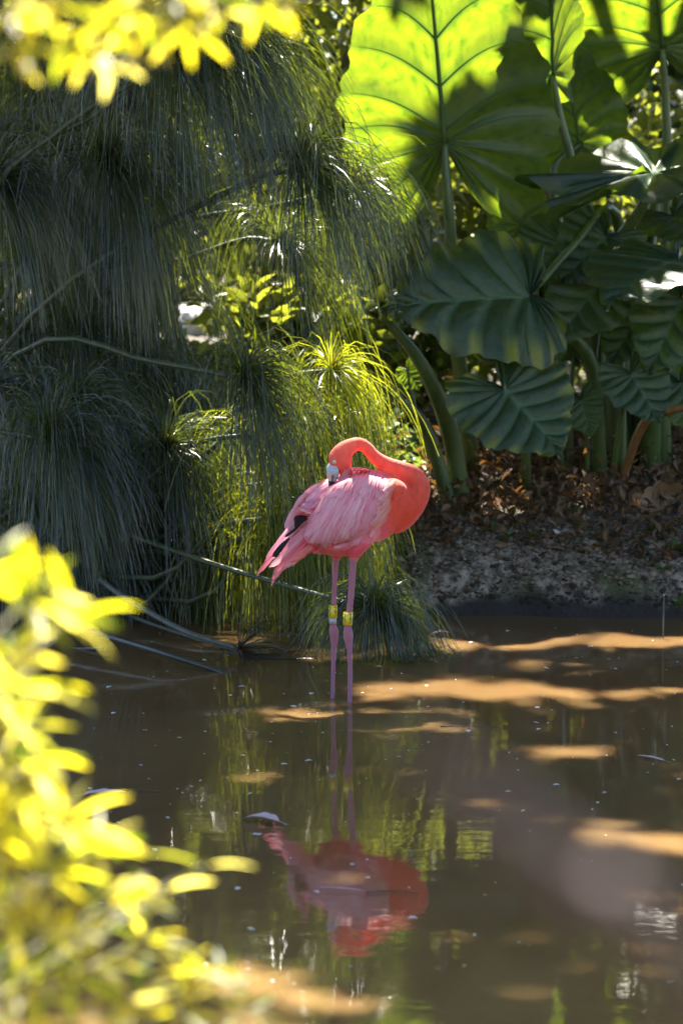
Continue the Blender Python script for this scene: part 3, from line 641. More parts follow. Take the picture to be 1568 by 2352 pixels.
# leaning cut stalks
M['cut'] = solidmat('cut_stalk_pale', (.35, .36, .2), (.55, .55, .35), 40, .5)
e4 = empty('elephant_ear', groot(1060, 10.2, 0), 'leafless elephant ear with two thick stalks leaning out beside the papyrus', 'plant')
petiole(e4, [groot(1065, 10.25), at(1035, 1000, 10.2), at(975, 850, 10.05), at(905, 755, 9.95), at(862, 708, 9.9)], [.040, .036, .026, .016, .007])
petiole(e4, [groot(1040, 10.2), at(985, 1000, 10.15), at(920, 925, 10.05), at(865, 880, 9.98), at(828, 858, 9.95)], [.030, .027, .020, .014, .006])
e5 = empty('elephant_ear', groot(1400, 10.3, 0), 'withered orange-brown elephant ear stalk arching over the litter', 'plant')
petiole(e5, [groot(1410, 10.35), at(1470, 985, 10.2), at(1530, 945, 10.1), at(1620, 930, 10.0)], [.014, .018, .016, .014], 'petiole_dry')
for k, (px, d) in enumerate([(1290, 10.6), (1310, 10.8), (1345, 11.0), (1375, 10.7), (1430, 10.5)]):
    petiole(e2, [groot(px, d), at(px + 8 * (k % 3 - 1), 900, d), at(px + 25 * (k % 2) - 10, 760 - 25 * k, d + .05)], [.014, .011, .006])

# ------------------------------------------------------------------ bank cover
n = 21000
lx = RNG.uniform(-1.3, 2.1, n); ly = RNG.uniform(1.62, 4.6, n) ** 1.0
keep = np.array([y > edge_y(x) + (.09 + .12 * noise.noise(Vector((x * 3, 9, 0))) + (.10 if x < .25 else 0) + .05 * random.random()) for x, y in zip(lx, ly)])
lx, ly = lx[keep], ly[keep]
lz = np.array([ground_h(x, y) for x, y in zip(lx, ly)]) + RNG.exponential(.045, len(lx))
V, Q, rnd = leaf_cloud(np.stack([lx, ly, lz], 1), RNG.uniform(.018, .055, len(lx)), .5, .5, .4, .1)
o = mobj('leaf_litter', V, Q, M['litter'], None, attrs={'rnd': rnd}, kind='stuff', label='layer of small dry brown leaves covering the top of the bank', cat='leaf litter')
# dead stems standing up out of the litter
n = 4200; kx = RNG.uniform(-1.2, 2.0, n); ky = 1.5 + RNG.uniform(.20, 2.6, n)
P = np.zeros((n, 5, 3)); z0 = np.array([ground_h(x, y) for x, y in zip(kx, ky)])
dr = norm(RNG.normal(0, .6, (n, 3)) + np.array([0, -.1, .8])); ln = RNG.uniform(.05, .2, n)
for i in range(5):
    t = i / 4; P[:, i] = np.stack([kx, ky, z0], 1) + dr * (ln * t)[:, None] + np.array([0, 0, -1]) * (ln * .35 * t * t)[:, None] + RNG.normal(0, .003, (n, 3))
V, Fc = tubes(P, np.linspace(.0018, .0007, 5)[None] * np.ones((n, 1)), 3, False)
mobj('dead_stem_thicket', V, Fc, M['litter'], None, attrs={'rnd': np.repeat(RNG.uniform(0, 1, n), 15)}, kind='stuff', label='thicket of thin dead brown stems standing in the leaf litter', cat='dead stems')
# bright little leaves creeping on the sunny corner of the bank
n = 1300; kx = RNG.normal(.18, .2, n); ky = RNG.uniform(1.95, 4.2, n)
lz = np.array([ground_h(x, y) for x, y in zip(kx, ky)]) + RNG.uniform(0, .28, n) * (kx < .3)
V, Q, rnd = leaf_cloud(np.stack([kx, ky, lz], 1), RNG.uniform(.03, .06, n), .55, .6)
mobj('creeping_plant', V, Q, M['sprout'], None, attrs={'rnd': rnd}, kind='stuff', label='creeping green ground cover on the sunny corner of the bank behind the flamingo', cat='ground cover')
# crumbs and clods of earth on the face of the bank
M['clod'] = leafmat('earth_clod', (.035, .026, .017), (.25, .20, .145), (.1, .1, .1), 0.0, .9, 40, rndattr='rnd', spec=.1)
def clods(n):
    ph = (1 + 5 ** .5) / 2
    I = norm(np.array([(-1, ph, 0), (1, ph, 0), (-1, -ph, 0), (1, -ph, 0), (0, -1, ph), (0, 1, ph), (0, -1, -ph), (0, 1, -ph), (ph, 0, -1), (ph, 0, 1), (-ph, 0, -1), (-ph, 0, 1)], float))
    T = np.array([(0, 11, 5), (0, 5, 1), (0, 1, 7), (0, 7, 10), (0, 10, 11), (1, 5, 9), (5, 11, 4), (11, 10, 2), (10, 7, 6), (7, 1, 8), (3, 9, 4), (3, 4, 2), (3, 2, 6), (3, 6, 8), (3, 8, 9), (4, 9, 5), (2, 4, 11), (6, 2, 10), (8, 6, 7), (9, 8, 1)])
    x = RNG.uniform(-.15, 1.6, n); t = RNG.uniform(.02, .42, n) ** 1.0
    C = np.array([(a, edge_y(a) + b, ground_h(a, edge_y(a) + b)) for a, b in zip(x, t)])
    k = C[:, 2] > .012; C = C[k]; n = len(C)
    r = .0022 + RNG.exponential(.0028, n); r = np.minimum(r, .016)
    V = C[:, None] + I[None] * RNG.uniform(.45, 1.4, (n, 12, 1)) * r[:, None, None] * np.stack([RNG.uniform(.9, 1.6, n), np.ones(n), RNG.uniform(.6, 1, n)], 1)[:, None]
    Fq = (T[None] + (np.arange(n) * 12)[:, None, None]).reshape(-1, 3)
    mobj('crumbled_earth', V.reshape(-1, 3), Fq, M['clod'], None, smooth=False, attrs={'rnd': np.repeat(RNG.beta(1.2, 1.6, n) * np.clip((C[:, 2] - .05) / .06, 0, 1), 12)}, kind='stuff', label='crumbs and small clods of pale earth covering the face of the bank', cat='earth')
clods(8500)
def sprout(px, py, z_off, k, size, label, group):
    d = 9.6
    for _ in range(30):
        p = at(px, py, d); d += (p.z - ground_h(p.x, p.y)) * 2.2
    p = at(px, py, d); p.z = ground_h(p.x, p.y)
    t = empty('seedling', p, label, 'seedling', group)
    tube_obj('stem', [p - Vector((0, 0, .01)), p + Vector((0, -.006, size * .4))], [.0022, .0015], M['sprout'], t, 5, 5)
    for i in range(k):
        a = i * 2.4 + px; dv = Vector((math.cos(a), math.sin(a) * .6 - .4, .55)).normalized()
        V, Q, rnd = leaf_cloud(np.array([tuple(p + Vector((0, -.004, size * (.15 + .25 * i / k))))]), np.array([size * random.uniform(.8, 1.15)]), .42, 1.2, .2, 0, np.array([tuple(dv)]))
        mobj('leaf', V, Q, M['sprout'], t, attrs={'rnd': rnd})
for px, py, k, s in [(905, 1290, 6, .055), (925, 1268, 5, .05), (872, 1300, 4, .04)]: sprout(px, py, 0, k, s, 'little green seedling on the pale earth just behind the flamingo\'s belly', 'seedlings behind the flamingo')
for px, py, k, s in [(1165, 1245, 4, .05), (1225, 1240, 5, .045), (1130, 1225, 4, .05), (1070, 1170, 4, .045), (1240, 1120, 5, .05), (1180, 1060, 4, .05), (1330, 1210, 4, .045), (1290, 1160, 4, .04)]: sprout(px, py, 0, k, s, 'small green seedling sprouting from the brown leaf litter', 'seedlings in the litter')
for px, py, k, s in [(1310, 1340, 6, .05), (1335, 1332, 4, .045)]: sprout(px, py, 0, k, s, 'green seedling low on the earth face of the bank above the dark waterline', 'seedlings low on the bank')
for px, py, k, s in [(1500, 1225, 6, .055), (1545, 1250, 6, .06), (1520, 1275, 5, .05), (1560, 1290, 6, .05), (1480, 1290, 4, .04)]: sprout(px, py, 0, k, s, 'green seedling on the bank below the big dry leaf', 'seedlings below the big dry leaf')
# big curled dry leaf
M['dryleaf'] = leafmat('big_dry_leaf', (.26, .16, .085), (.46, .31, .19), (.25, .13, .04), .2, .6, 25, bump=.6)
def dry_leaf():
    c = at(1500, 1152, 10.0); K, J = 15, 11; V = []
    for i in range(K):
        for j in range(J):
            a = i / (K - 1); b = j / (J - 1) * 2 - 1
            w = .075 * math.sin(math.pi * min(1, a * .86 + .12)) ** .6 * (1 + .12 * math.sin(a * 23) + .1 * math.sin(a * 11 + b * 2))
            x = (a - .5) * .20; yv = b * w
            z = .06 * b * b + .035 * math.sin(a * 6 + b * 2) + .012 * noise.noise(Vector((a * 7, b * 4, 0))) + .03 * a * a
            V.append(c + Vector((x * .95 + .05 * yv, -z * .9 + .15 * yv, yv * .72 + x * .28 + z * .25)))
    i_ = np.arange(K * J).reshape(K, J)
    Q = np.stack([i_[:-1, :-1], i_[:-1, 1:], i_[1:, 1:], i_[1:, :-1]], -1).reshape(-1, 4)
    o = mobj('dry_leaf', [tuple(v) for v in V], Q, M['dryleaf'], None, label='large curled tan dry leaf lying on the bank', cat='leaf')
dry_leaf()

# ------------------------------------------------------------------ floating bits
M['feather'] = leafmat('pale_shed_feather', (.55, .40, .42), (.75, .62, .62), (.4, .2, .2), .25, .5, 30)
M['pinkfeather'] = leafmat('pink_shed_feather', (.62, .22, .22), (.8, .5, .5), (.4, .1, .1), .25, .5, 30)
M['speck'] = leafmat('floating_down', (.5, .48, .46), (.75, .74, .72), (.3, .3, .3), .2, .6, 30)
def shed_feather(p, q, wid, mat, label, curl=.02, lift=.004):
    """p quill end, q tip"""
    ax = q - p; L = ax.length; ax.normalize(); sd = ax.cross(Vector((0, 0, 1)));
    if sd.length < .1: sd = Vector((1, 0, 0))
    sd.normalize(); up = sd.cross(ax); V = []
    K = 12
    for i in range(K):
        a = i / (K - 1); w = wid * (0.06 if a < .25 else math.sin(math.pi * (.12 + .88 * (a - .25) / .75)) ** .7 * (1 + .15 * math.sin(i * 2.1)))
        cpt = p + ax * (L * a) + up * (lift + curl * math.sin(math.pi * a))
        for s_ in (-1, 0, 1): V.append(cpt + sd * (w * s_) + up * (.25 * w * abs(s_)))
    i_ = np.arange(K * 3).reshape(K, 3)
    Q = np.stack([i_[:-1, :-1], i_[:-1, 1:], i_[1:, 1:], i_[1:, :-1]], -1).reshape(-1, 4)
    mobj('feather', [tuple(v) for v in V], Q, mat, None, label=label, cat='feather')
def on_ground(px, py, up=.01):
    d = 9.6
    for _ in range(40):
        p = at(px, py, d); d += (p.z - ground_h(p.x, p.y) - up) * 1.6
    return at(px, py, d)
shed_feather(on_ground(1005, 1340), on_ground(990, 1365), .009, M['pinkfeather'], 'small pink feather stuck on the bank above the bent papyrus head', .004)
shed_feather(on_ground(1268, 1216), on_ground(1282, 1234), .01, M['feather'], 'small pale feather on the earth below the brown litter', .004)
shed_feather(gnd(660, 1899), gnd(556, 1884), .022, M['feather'], 'pale feather floating on the water by the reflected tail', .012)
shed_feather(gnd(1045, 1462), gnd(985, 1462), .016, M['pinkfeather'], 'pinkish feather floating beside the bent papyrus head', .012)
shed_feather(gnd(700, 2042), gnd(840, 2050), .003, M['feather'], 'thin pale feather shaft floating across the flamingo\'s reflection', .003)
shed_feather(gnd(1540, 1755), gnd(1460, 1738), .008, M['feather'], 'thin pale floating quill in the shaded water', .003)
shed_feather(gnd(170, 1832), gnd(290, 1822), .018, M['feather'], 'pale floating feather in the dark water near the leafy shrub', .004)
n = 340; qx = RNG.uniform(-1.3, 1.3, n); qy = RNG.uniform(-3.0, 1.3, n); keep = (np.abs(qx) > .02)
C = np.stack([qx, qy, np.full(n, .003)], 1)
V, Q, rnd = leaf_cloud(C, RNG.exponential(.006, n) + .004, .8, 6, .1, 0, np.stack([RNG.normal(0, 1, n), RNG.normal(0, 1, n), np.zeros(n)], 1))
V[:, 2] = np.clip(V[:, 2], .001, .006)
mobj('floating_down', V, Q, M['speck'], None, attrs={'rnd': rnd}, kind='stuff', label='white specks of down and pollen floating on the pond', cat='down')
for (x0, y0, x1, y1) in [(280, 1823, 370, 1817), (840, 2050, 960, 2052), (1010, 1668, 1150, 1672)]:
    a, b = gnd(x0, y0, .004), gnd(x1, y1, .004)
    P = curve([a, a.lerp(b, .5) + Vector((0, .02, 0)), b], 8); V, Fc = tubes(P[None], np.linspace(.002, .001, 8)[None], 5)
    mobj('floating_twig', V, Fc, M['twig'], None, label={280: 'dark twig floating next to the pale feather near the leafy shrub', 840: 'dark twig floating across the flamingo\'s reflected breast', 1010: 'dark twig floating in front of the sunlit band of water'}[x0], cat='twig')

# ------------------------------------------------------------------ flamingo
ZS = 0.4137e-3                                     # metres per tracing-sheet unit
def body_y(zx): return -0.03 + 0.30 * (zx - 800) * ZS
def loft(st, sides=20, n=40, ysc=1.0):
    """st: (zx, zy, r in sheet units, half depth in m, y) -> closed tube with elliptical rings"""
    S_ = np.array([(a, b, r, h, y) for a, b, r, h, y in st], float)
    C = curve(S_[:, :3], n); D = curve(np.concatenate([S_[:, 3:5], np.zeros((len(S_), 1))], 1), n)
    t2 = norm(np.gradient(C[:, :2], axis=0)); pr = np.stack([-t2[:, 1], t2[:, 0]], 1)
    V = []
    for i in range(n):
        r = max(C[i, 2], 1.0)
        for k in range(sides):
            a = 2 * math.pi * k / sides
            q = C[i, :2] + pr[i] * r * math.cos(a)
            V.append(tuple(F(q[0], q[1], D[i, 1] + max(D[i, 0], .002) * math.sin(a))))
    idx = np.arange(n * sides).reshape(n, sides); nn = np.roll(idx, -1, 1)
    Q = np.stack([idx[:-1], nn[:-1], nn[1:], idx[1:]], -1).reshape(-1, 4)
    return np.array(V), [Q, idx[:1, ::-1], idx[-1:]]
def by(zx, zy, r, hd=None, dy=0.0): return (zx, zy, r, (hd if hd is not None else r * ZS * .8), body_y(zx) + dy)
trunk_l = loft([by(470, 872, 30), by(540, 838, 80), by(640, 785, 150), by(740, 715, 215), by(850, 645, 258), by(960, 600, 258), by(1060, 565, 215), by(1150, 540, 150), by(1215, 520, 60)])
near_l = loft([by(1075, 500, 50, .02, -.055), by(1030, 520, 115, .04, -.055), by(930, 560, 190, .047, -.055), by(800, 630, 212, .05, -.055), by(670, 722, 172, .042, -.052), by(560, 800, 112, .03, -.045), by(470, 862, 45, .015, -.035)])
far_l = loft([by(900, 420, 60, .03, .06), by(780, 470, 110, .04, .06), by(640, 545, 118, .035, .06), by(520, 640, 100, .028, .055), by(420, 720, 70, .02, .05), by(345, 785, 28, .01, .045)])
shoul_l = loft([by(1180, 520, 20, .02, -.06), by(1140, 500, 62, .04, -.055), by(1085, 500, 85, .05, -.05), by(1030, 520, 60, .03, -.05)])
NY = lambda zx: body_y(zx) + .01
neck_l = loft([(1050, 730, 105, .045, NY(1050)), (1120, 680, 122, .05, NY(1120)), (1195, 610, 118, .044, NY(1195)), (1252, 540, 98, .036, NY(1250)), (1272, 470, 82, .030, NY(1270)),
               (1228, 405, 80, .027, NY(1230)), (1140, 362, 70, .025, NY(1140)), (1045, 322, 58, .023, NY(1045)), (958, 262, 47, .021, NY(950)), (902, 198, 44, .020, NY(900)),
               (845, 172, 48, .020, NY(840)), (782, 192, 58, .021, NY(780)), (735, 232, 74, .023, NY(735)), (712, 280, 86, .025, NY(712)), (690, 322, 66, .021, NY(690)), (672, 352, 42, .014, NY(672))], 20, 90)
jaw_l = loft([(760, 290, 40, .016, NY(740)), (750, 350, 42, .015, NY(730)), (730, 395, 24, .010, NY(715)), (716, 432, 7, .005, NY(705))], 12, 16)
LEG_R, LEG_L = -0.072, -0.012                       # depth of the two legs
thighR = loft([(900, 720, 90, .035, -.045), (880, 800, 100, .038, -.058), (840, 890, 78, .030, -.068), (815, 960, 45, .018, LEG_R), (806, 1015, 31, .012, LEG_R)])
thighL = loft([(760, 800, 90, .03, 0), (715, 900, 70, .025, -.008), (690, 960, 42, .016, LEG_L), (683, 1005, 26, .010, LEG_L)])
ventr = loft([by(520, 880, 30, .03), by(620, 900, 60, .05), by(740, 915, 58, .05), by(840, 890, 40, .04)])
V, Fc = merge([trunk_l, near_l, far_l, shoul_l, neck_l, jaw_l, thighR, thighL, ventr])
tmp = bpy.data.objects.new('tmp_body', npmesh('tmp_body', V, Fc)); COL.objects.link(tmp)
md = tmp.modifiers.new('r', 'REMESH'); md.mode = 'VOXEL'; md.voxel_size = 0.0032; md.use_smooth_shade = True
ms_ = tmp.modifiers.new('s', 'SMOOTH'); ms_.iterations = 7; ms_.factor = .5
dg = bpy.context.evaluated_depsgraph_get()
bme = bpy.data.meshes.new_from_object(tmp.evaluated_get(dg))
bpy.data.objects.remove(tmp)
bv = np.empty(len(bme.vertices) * 3, np.float32); bme.vertices.foreach_get('co', bv); bv = bv.reshape(-1, 3)
bvh = BVHTree.FromPolygons([Vector(p) for p in bv], [tuple(p.vertices) for p in bme.polygons])
def leg(y, pts, n=60):
    return loft([(a, b, r, r * ZS * (1.0 if b < 1400 or b > 1600 else .85), y) for a, b, r in pts], 12, n)
legR = leg(LEG_R, [(808, 960, 30), (802, 1050, 25), (794, 1200, 23), (782, 1340, 21), (772, 1440, 21), (768, 1490, 29), (771, 1545, 35), (776, 1590, 27), (781, 1660, 19), (784, 1800, 17), (783, 1950, 16), (780, 2150, 16), (778, 2420, 17)])
legL = leg(LEG_L, [(684, 950, 26), (679, 1050, 20), (673, 1200, 18), (668, 1330, 18), (662, 1440, 19), (664, 1480, 27), (670, 1520, 33), (672, 1575, 26), (668, 1640, 18), (664, 1780, 15), (660, 1930, 14), (656, 2150, 14), (654, 2420, 15)])
# tarsus scales: fine ring relief
def ringed(Lg):
    V, Fc = Lg; V = V.copy().reshape(60, 12, 3); c = V.mean(1, keepdims=True)
    k = 1 + .05 * np.sin(np.arange(60) * 2.6)[:, None, None] * (np.arange(60) > 32)[:, None, None]
    return ((V - c) * k + c).reshape(-1, 3), Fc
def foot(zx, y):
    p = np.array(tuple(F(zx, 2415, y))); V = [p + np.array([0, 0, .012])]
    for a, l in ((-.75, .09), (0, .10), (.75, .09)):
        V.append(p + np.array([math.cos(a) * l, math.sin(a) * l, -.006])); V.append(p + np.array([math.cos(a + .37) * l * .62, math.sin(a + .37) * l * .62, -.004]))
    V.append(p + np.array([-.02, 0, -.006]))
    return np.array(V), [np.array([[0, 1, 2], [0, 2, 3], [0, 3, 4], [0, 4, 5], [0, 5, 7], [0, 7, 1]])]
lV, lF = merge([ringed(legR), ringed(legL), foot(778, LEG_R), foot(654, LEG_L)])
bF = {}
for p in bme.polygons: bF.setdefault(len(p.vertices), []).append(tuple(p.vertices))
V, Fc = merge([(bv, [np.array(f) for f in bF.values()]), (lV, lF)])
# plumage colour by region of the bird
def lerp(a, b, t): return tuple(x + (y - x) * t for x, y in zip(a, b))
CO = np.zeros((len(V), 3))
CORAL, ORANGE, PINK, PALE, ROSE, MAUVE = (.80, .15, .10), (.74, .09, .035), (.82, .17, .23), (.88, .44, .49), (.78, .11, .14), (.46, .18, .22)
nb = len(bv)
for i, q in enumerate(V):
    zx, zy = pix(Vector(q)); nz = noise.noise(Vector(q) * 60) * .5 + .5; n2 = noise.noise(Vector(q) * 14)
    if i >= nb: CO[i] = lerp(MAUVE, (.36, .17, .28), min(1, max(0, (zy - 1450) / 500)) * .8 + .2 * nz); continue
    if zy > 985: CO[i] = lerp((.7, .22, .2), MAUVE, min(1, (zy - 985) / 50)); continue
    if zx < 860 and zy < 460 and zx + .4 * zy > 700 - 60 and zy < 445 and (zx < 830 and (zy < 300 or zx < 800)) and bvh is not None and q[2] > .60: c = lerp(CORAL, (.86, .24, .16), max(0, min(1, (260 - zy) / 150)))
    elif zx > 1090 or zy < 380 and zx > 820: c = lerp(CORAL, ORANGE, min(1, max(0, (zy - 330) / 330)))
    elif zx > 1000: c = lerp(PINK, ORANGE, min(1, max(0, (zx - 1000) / 90)))
    elif zy > 880: c = lerp(PINK, ROSE, min(1, (zy - 880) / 70))
    else: c = lerp(PINK, PALE, .45 + .5 * n2)
    n3_ = noise.noise(Vector((q[0] * 90, q[1] * 90, q[2] * 30))) * .5 + .5
    CO[i] = lerp(c, (c[0] * .72, c[1] * .5, c[2] * .5), min(1, max(0, .5 * nz + .6 * n3_ - .25)))
def plumage(name, rough=.75, fine=420, strength=.35):
    m, nt, out = newmat(name); L = nt.links.new
    at_ = N(nt, 'ShaderNodeAttribute', attribute_name='col'); tc = N(nt, 'ShaderNodeTexCoord')
    nz = N(nt, 'ShaderNodeTexNoise', Scale=fine, Detail=3.0); L(tc.outputs['Object'], nz.inputs['Vector'])
    p = N(nt, 'ShaderNodeBsdfPrincipled', Roughness=rough); L(at_.outputs['Color'], p.inputs['Base Color']); p.inputs['Specular IOR Level'].default_value = .25
    p.inputs['Sheen Weight'].default_value = .25; p.inputs['Sheen Roughness'].default_value = .5
    bp = N(nt, 'ShaderNodeBump', Strength=strength, Distance=.002); L(nz.outputs['Fac'], bp.inputs['Height']); L(bp.outputs[0], p.inputs['Normal'])
    t = N(nt, 'ShaderNodeBsdfTranslucent'); L(at_.outputs['Color'], t.inputs['Color'])
    mx = N(nt, 'ShaderNodeMixShader'); mx.inputs[0].default_value = .22
    L(p.outputs[0], mx.inputs[1]); L(t.outputs[0], mx.inputs[2]); L(mx.outputs[0], out.inputs[0]); return m
M['plum'] = plumage('flamingo_plumage', .8, 170, .8); M['quill'] = plumage('flamingo_feather', .6, 600, .15)
fl = empty('flamingo', F(720, 2003, -.04), 'pink flamingo standing in the pond preening, neck folded back over its wings', 'flamingo')
body = mobj('body', V, Fc, M['plum'], fl, attrs={'col': CO})

# feathers laid on the body surface along flow lines
def surf(zx, zy, y_fb):
    r = ray(551.1 + zx * 0.3222, 964.5 + zy * 0.3222).normalized()
    h = bvh.ray_cast(CAMP, r)
    if h[0] is None: return F(zx, zy, y_fb), None
    return h[0], r
def feather(path, wid, c_root, c_tip, lift0, lift1, parent, yfb=None, n=8, split=0.0, free=False, tip=.55, dyf=0.0):
    """path: list of sheet points; wid: half width in sheet units"""
    P = curve([(a, b, 0) for a, b in path], n)[:, :2]
    t2 = norm(np.gradient(P, axis=0)); pr = np.stack([-t2[:, 1], t2[:, 0]], 1)
    V, C = [], []; yc = yfb
    for i in range(n):
        a = i / (n - 1)
        w = wid * min(1, .45 + 1.6 * a) * (1 - max(0, (a - tip) / (1 - tip)) ** 2.2) ** .5 if a < 1 else wid * .04
        lf = lift0 + (lift1 - lift0) * a
        if not free:
            p, r = surf(P[i, 0], P[i, 1], yc if yc is not None else body_y(P[i, 0]) - .06)
            yc = p.y
        else: yc = yfb + dyf * a
        for s_ in (-1, -.5, 0, .5, 1):
            q = P[i] + pr[i] * w * s_ * (1 + split * .2 * math.sin(i * 3.1 + s_))
            if free: pt = F(q[0], q[1], yc)
            else:
                pt, r = surf(q[0], q[1], yc)
                if abs(pt.y - yc) > .03: pt = F(q[0], q[1], yc + (.012 if pt.y > yc else -.012))
            pt = pt + Vector((0, -1, .15)) * (lf + .0022 * (1 - s_ * s_))
            V.append(tuple(pt))
            cc = lerp(c_root, c_tip, a); k = 1 - .10 * abs(s_) + (.06 if s_ == 0 else 0) + .04 * math.sin(i * 5 + s_ * 9)
            C.append(tuple(min(.95, x * k) for x in cc))
    i_ = np.arange(n * 5).reshape(n, 5)
    Q = np.stack([i_[:-1, :-1], i_[:-1, 1:], i_[1:, 1:], i_[1:, :-1]], -1).reshape(-1, 4)
    return mobj('feather', V, Q, M['quill'], parent, attrs={'col': np.array(C)})
def flow(lines):
    Ls = np.array(lines, float)
    def at_(u, t):
        k = u * (len(Ls) - 1); i = min(int(k), len(Ls) - 2); f = k - i
        l = Ls[i] * (1 - f) + Ls[i + 1] * f
        c = curve([(a, b, 0) for a, b in l], 41)[:, :2]
        t = min(max(t, 0), 1.0) * 40; j = min(int(t), 39); g = t - j
        return c[j] * (1 - g) + c[j + 1] * g
    return at_
rr = random.Random(3)
# wings: a narrow shoulder strip each that carries the feathers
def strip(name, lines, u0, u1, parent, colr):
    fl_ = flow(lines); V, C = [], []
    for i in range(12):
        for j in range(7):
            q = fl_(u0 + (u1 - u0) * i / 11, .02 + .10 * j / 6); p, r = surf(q[0], q[1], body_y(q[0]) - .08)
            V.append(tuple(p + Vector((0, -.0015, .0005)))); C.append(colr)
    i_ = np.arange(84).reshape(12, 7)
    Q = np.stack([i_[:-1, :-1], i_[:-1, 1:], i_[1:, 1:], i_[1:, :-1]], -1).reshape(-1, 4)
    return mobj(name, V, Q, M['quill'], parent, attrs={'col': np.array(C)})
NEAR = [[(770, 345), (640, 520), (520, 680), (425, 800)], [(800, 330), (690, 530), (585, 700), (490, 880)], [(850, 325), (750, 540), (650, 730), (585, 905)], [(900, 335), (820, 540), (735, 730), (668, 893)],
        [(950, 350), (885, 540), (815, 715), (755, 850)], [(1000, 375), (955, 530), (905, 680), (860, 800)], [(1035, 400), (1015, 520), (985, 640), (945, 755)], [(1055, 430), (1062, 530), (1050, 620), (1005, 715)]]
FAR = [[(690, 400), (500, 500), (395, 630), (318, 778)], [(700, 430), (530, 540), (425, 665), (350, 790)], [(705, 455), (560, 590), (455, 700), (385, 800)]]
wn_ = strip('wing', NEAR, .05, .95, fl, PINK); wf_ = strip('wing', FAR, .05, .95, fl, PALE)
ff = flow(FAR)
for row in range(6):
    t0 = .60 - .11 * row
    for k in range(7):
        u = (k + .5 * (row % 2) + rr.uniform(-.15, .15)) / 7; L_ = rr.uniform(.34, .44)
        pts = [ff(min(max(u, 0), 1), t0 + L_ * s_) for s_ in (0, .33, .66, 1)]
        c1 = lerp(PINK, PALE, rr.uniform(.3, .9)); c2 = lerp((.72, .35, .46), PALE, rr.uniform(0, .8))
        feather(pts, rr.uniform(17, 24), c1, c2, .001, .004 + .0006 * row, wf_)
fn = flow(NEAR)
ROWS = 11
STREAK = [rr.random() for _ in range(40)]
def streak(u): k = u * 38; i = int(k); return STREAK[i] * (1 - k + i) + STREAK[i + 1] * (k - i)
for row in range(ROWS):
    t0 = .64 - .62 * row / (ROWS - 1)
    m_ = 17 if row < 6 else 15
    for k in range(m_):
        u = min(max((k + .5 * (row % 2) + rr.uniform(-.25, .25)) / (m_ - .5), 0), 1)
        L_ = (.46 if row < 5 else .42 if row < 8 else .26) * rr.uniform(.8, 1.2) * (1.0 - .25 * (u > .8))
        sw_ = rr.uniform(-.025, .025)
        pts = [fn(min(max(u + sw_ * s_, 0), 1), t0 + L_ * s_) for s_ in (0, .33, .66, 1)]
        w = (17 if row < 6 else 14) * rr.uniform(.8, 1.25) * (1 - .3 * u)
        edge = u > .86
        k1 = min(1, max(0, .65 * streak(u) + .35 * rr.random() + .12)); k2 = min(1, max(0, .7 * streak(min(1, u + .02)) + .3 * rr.random() + .05)); c1 = lerp((.82, .14, .21), (.92, .54, .58), k1); c2 = lerp((.80, .12, .19), (.92, .52, .56), k2)
        if row < 3: c2 = lerp(c2, (.78, .26, .34), rr.uniform(.2, .8))
        if edge: c1 = lerp((.85, .25, .18), PINK, rr.random() * .6); c2 = lerp((.88, .45, .38), PALE, rr.random())
        if row > 8: c1 = lerp(c1, (.84, .24, .26), .5)
        feather(pts, w, c1, c2, .0008, .0028 + .0005 * row * .5, wn_)
# ruffled rim where breast and wing meet
for k in range(26):
    t = rr.random(); x0, y0 = 1066 - 75 * t * t + rr.uniform(-22, 14), 455 + 320 * t
    l_ = rr.uniform(.6, 1.25); g_ = rr.uniform(-18, 30)
    feather([(x0 + 22, y0 - 34), (x0 - 2, y0), (x0 - 40 * l_, y0 + 26 + g_ * .5), (x0 - 78 * l_, y0 + 40 + g_ + 25 * t)], rr.uniform(11, 20), (.84, .20, .12), lerp(PALE, (.86, .36, .3), rr.random()), .0015, rr.uniform(.005, .011), wn_)
# thigh feathers
for k in range(12):
    x0 = 930 - 17 * k * .9; y0 = 770 + 8 * k
    feather([(x0, y0), (x0 - 45, y0 + 40), (x0 - 85, y0 + 90 - 3 * k), (x0 - 105 + 2 * k, y0 + 128 - 6 * k)], rr.uniform(15, 21), lerp(PINK, PALE, .5), lerp(PINK, PALE, rr.uniform(.2, .9)), .001, .004, body)
# belly fluff
for k in range(13):
    x0 = 500 + 24 * k; y0 = 868 + 18 * math.sin(k * .33)
    feather([(x0 + 40, y0 - 5), (x0 + 20, y0 + 32), (x0 - 8, y0 + 58), (x0 - 30, y0 + 74 - .8 * k)], 14, ROSE, lerp((.82, .2, .16), ORANGE, rr.random() * .5), .001, .004, body)
# tail, flight feathers (hang free behind the body)
yt = lambda zx: body_y(zx)
RED, BLK = (.80, .14, .15), (.012, .010, .012)
def free(pts, w, c1, c2, y, parent=body, dy=0.0, tip=.45): return feather(pts, w, c1, c2, 0, 0, parent, y, 9, .4, True, tip, dy)
free([(470, 850), (390, 930), (320, 1010), (262, 1075), (222, 1190)], 20, RED, (.82, .22, .24), -.085, dy=-.01)
free([(480, 865), (410, 950), (340, 1025), (290, 1065), (238, 1150)], 22, RED, (.84, .25, .27), -.092, dy=-.01)
free([(500, 890), (430, 965), (370, 1015), (310, 1055)], 24, (.84, .22, .22), (.86, .35, .36), -.098)
free([(450, 835), (360, 930), (280, 1000), (205, 1050)], 26, (.85, .35, .4), (.88, .48, .5), -.08)
free([(520, 905), (450, 960), (400, 990), (345, 1010)], 22, (.80, .16, .12), (.84, .24, .2), -.10)
free([(430, 830), (330, 920), (225, 985), (160, 1050), (118, 1115)], 13, (.82, .25, .33), (.80, .2, .25), -.06)
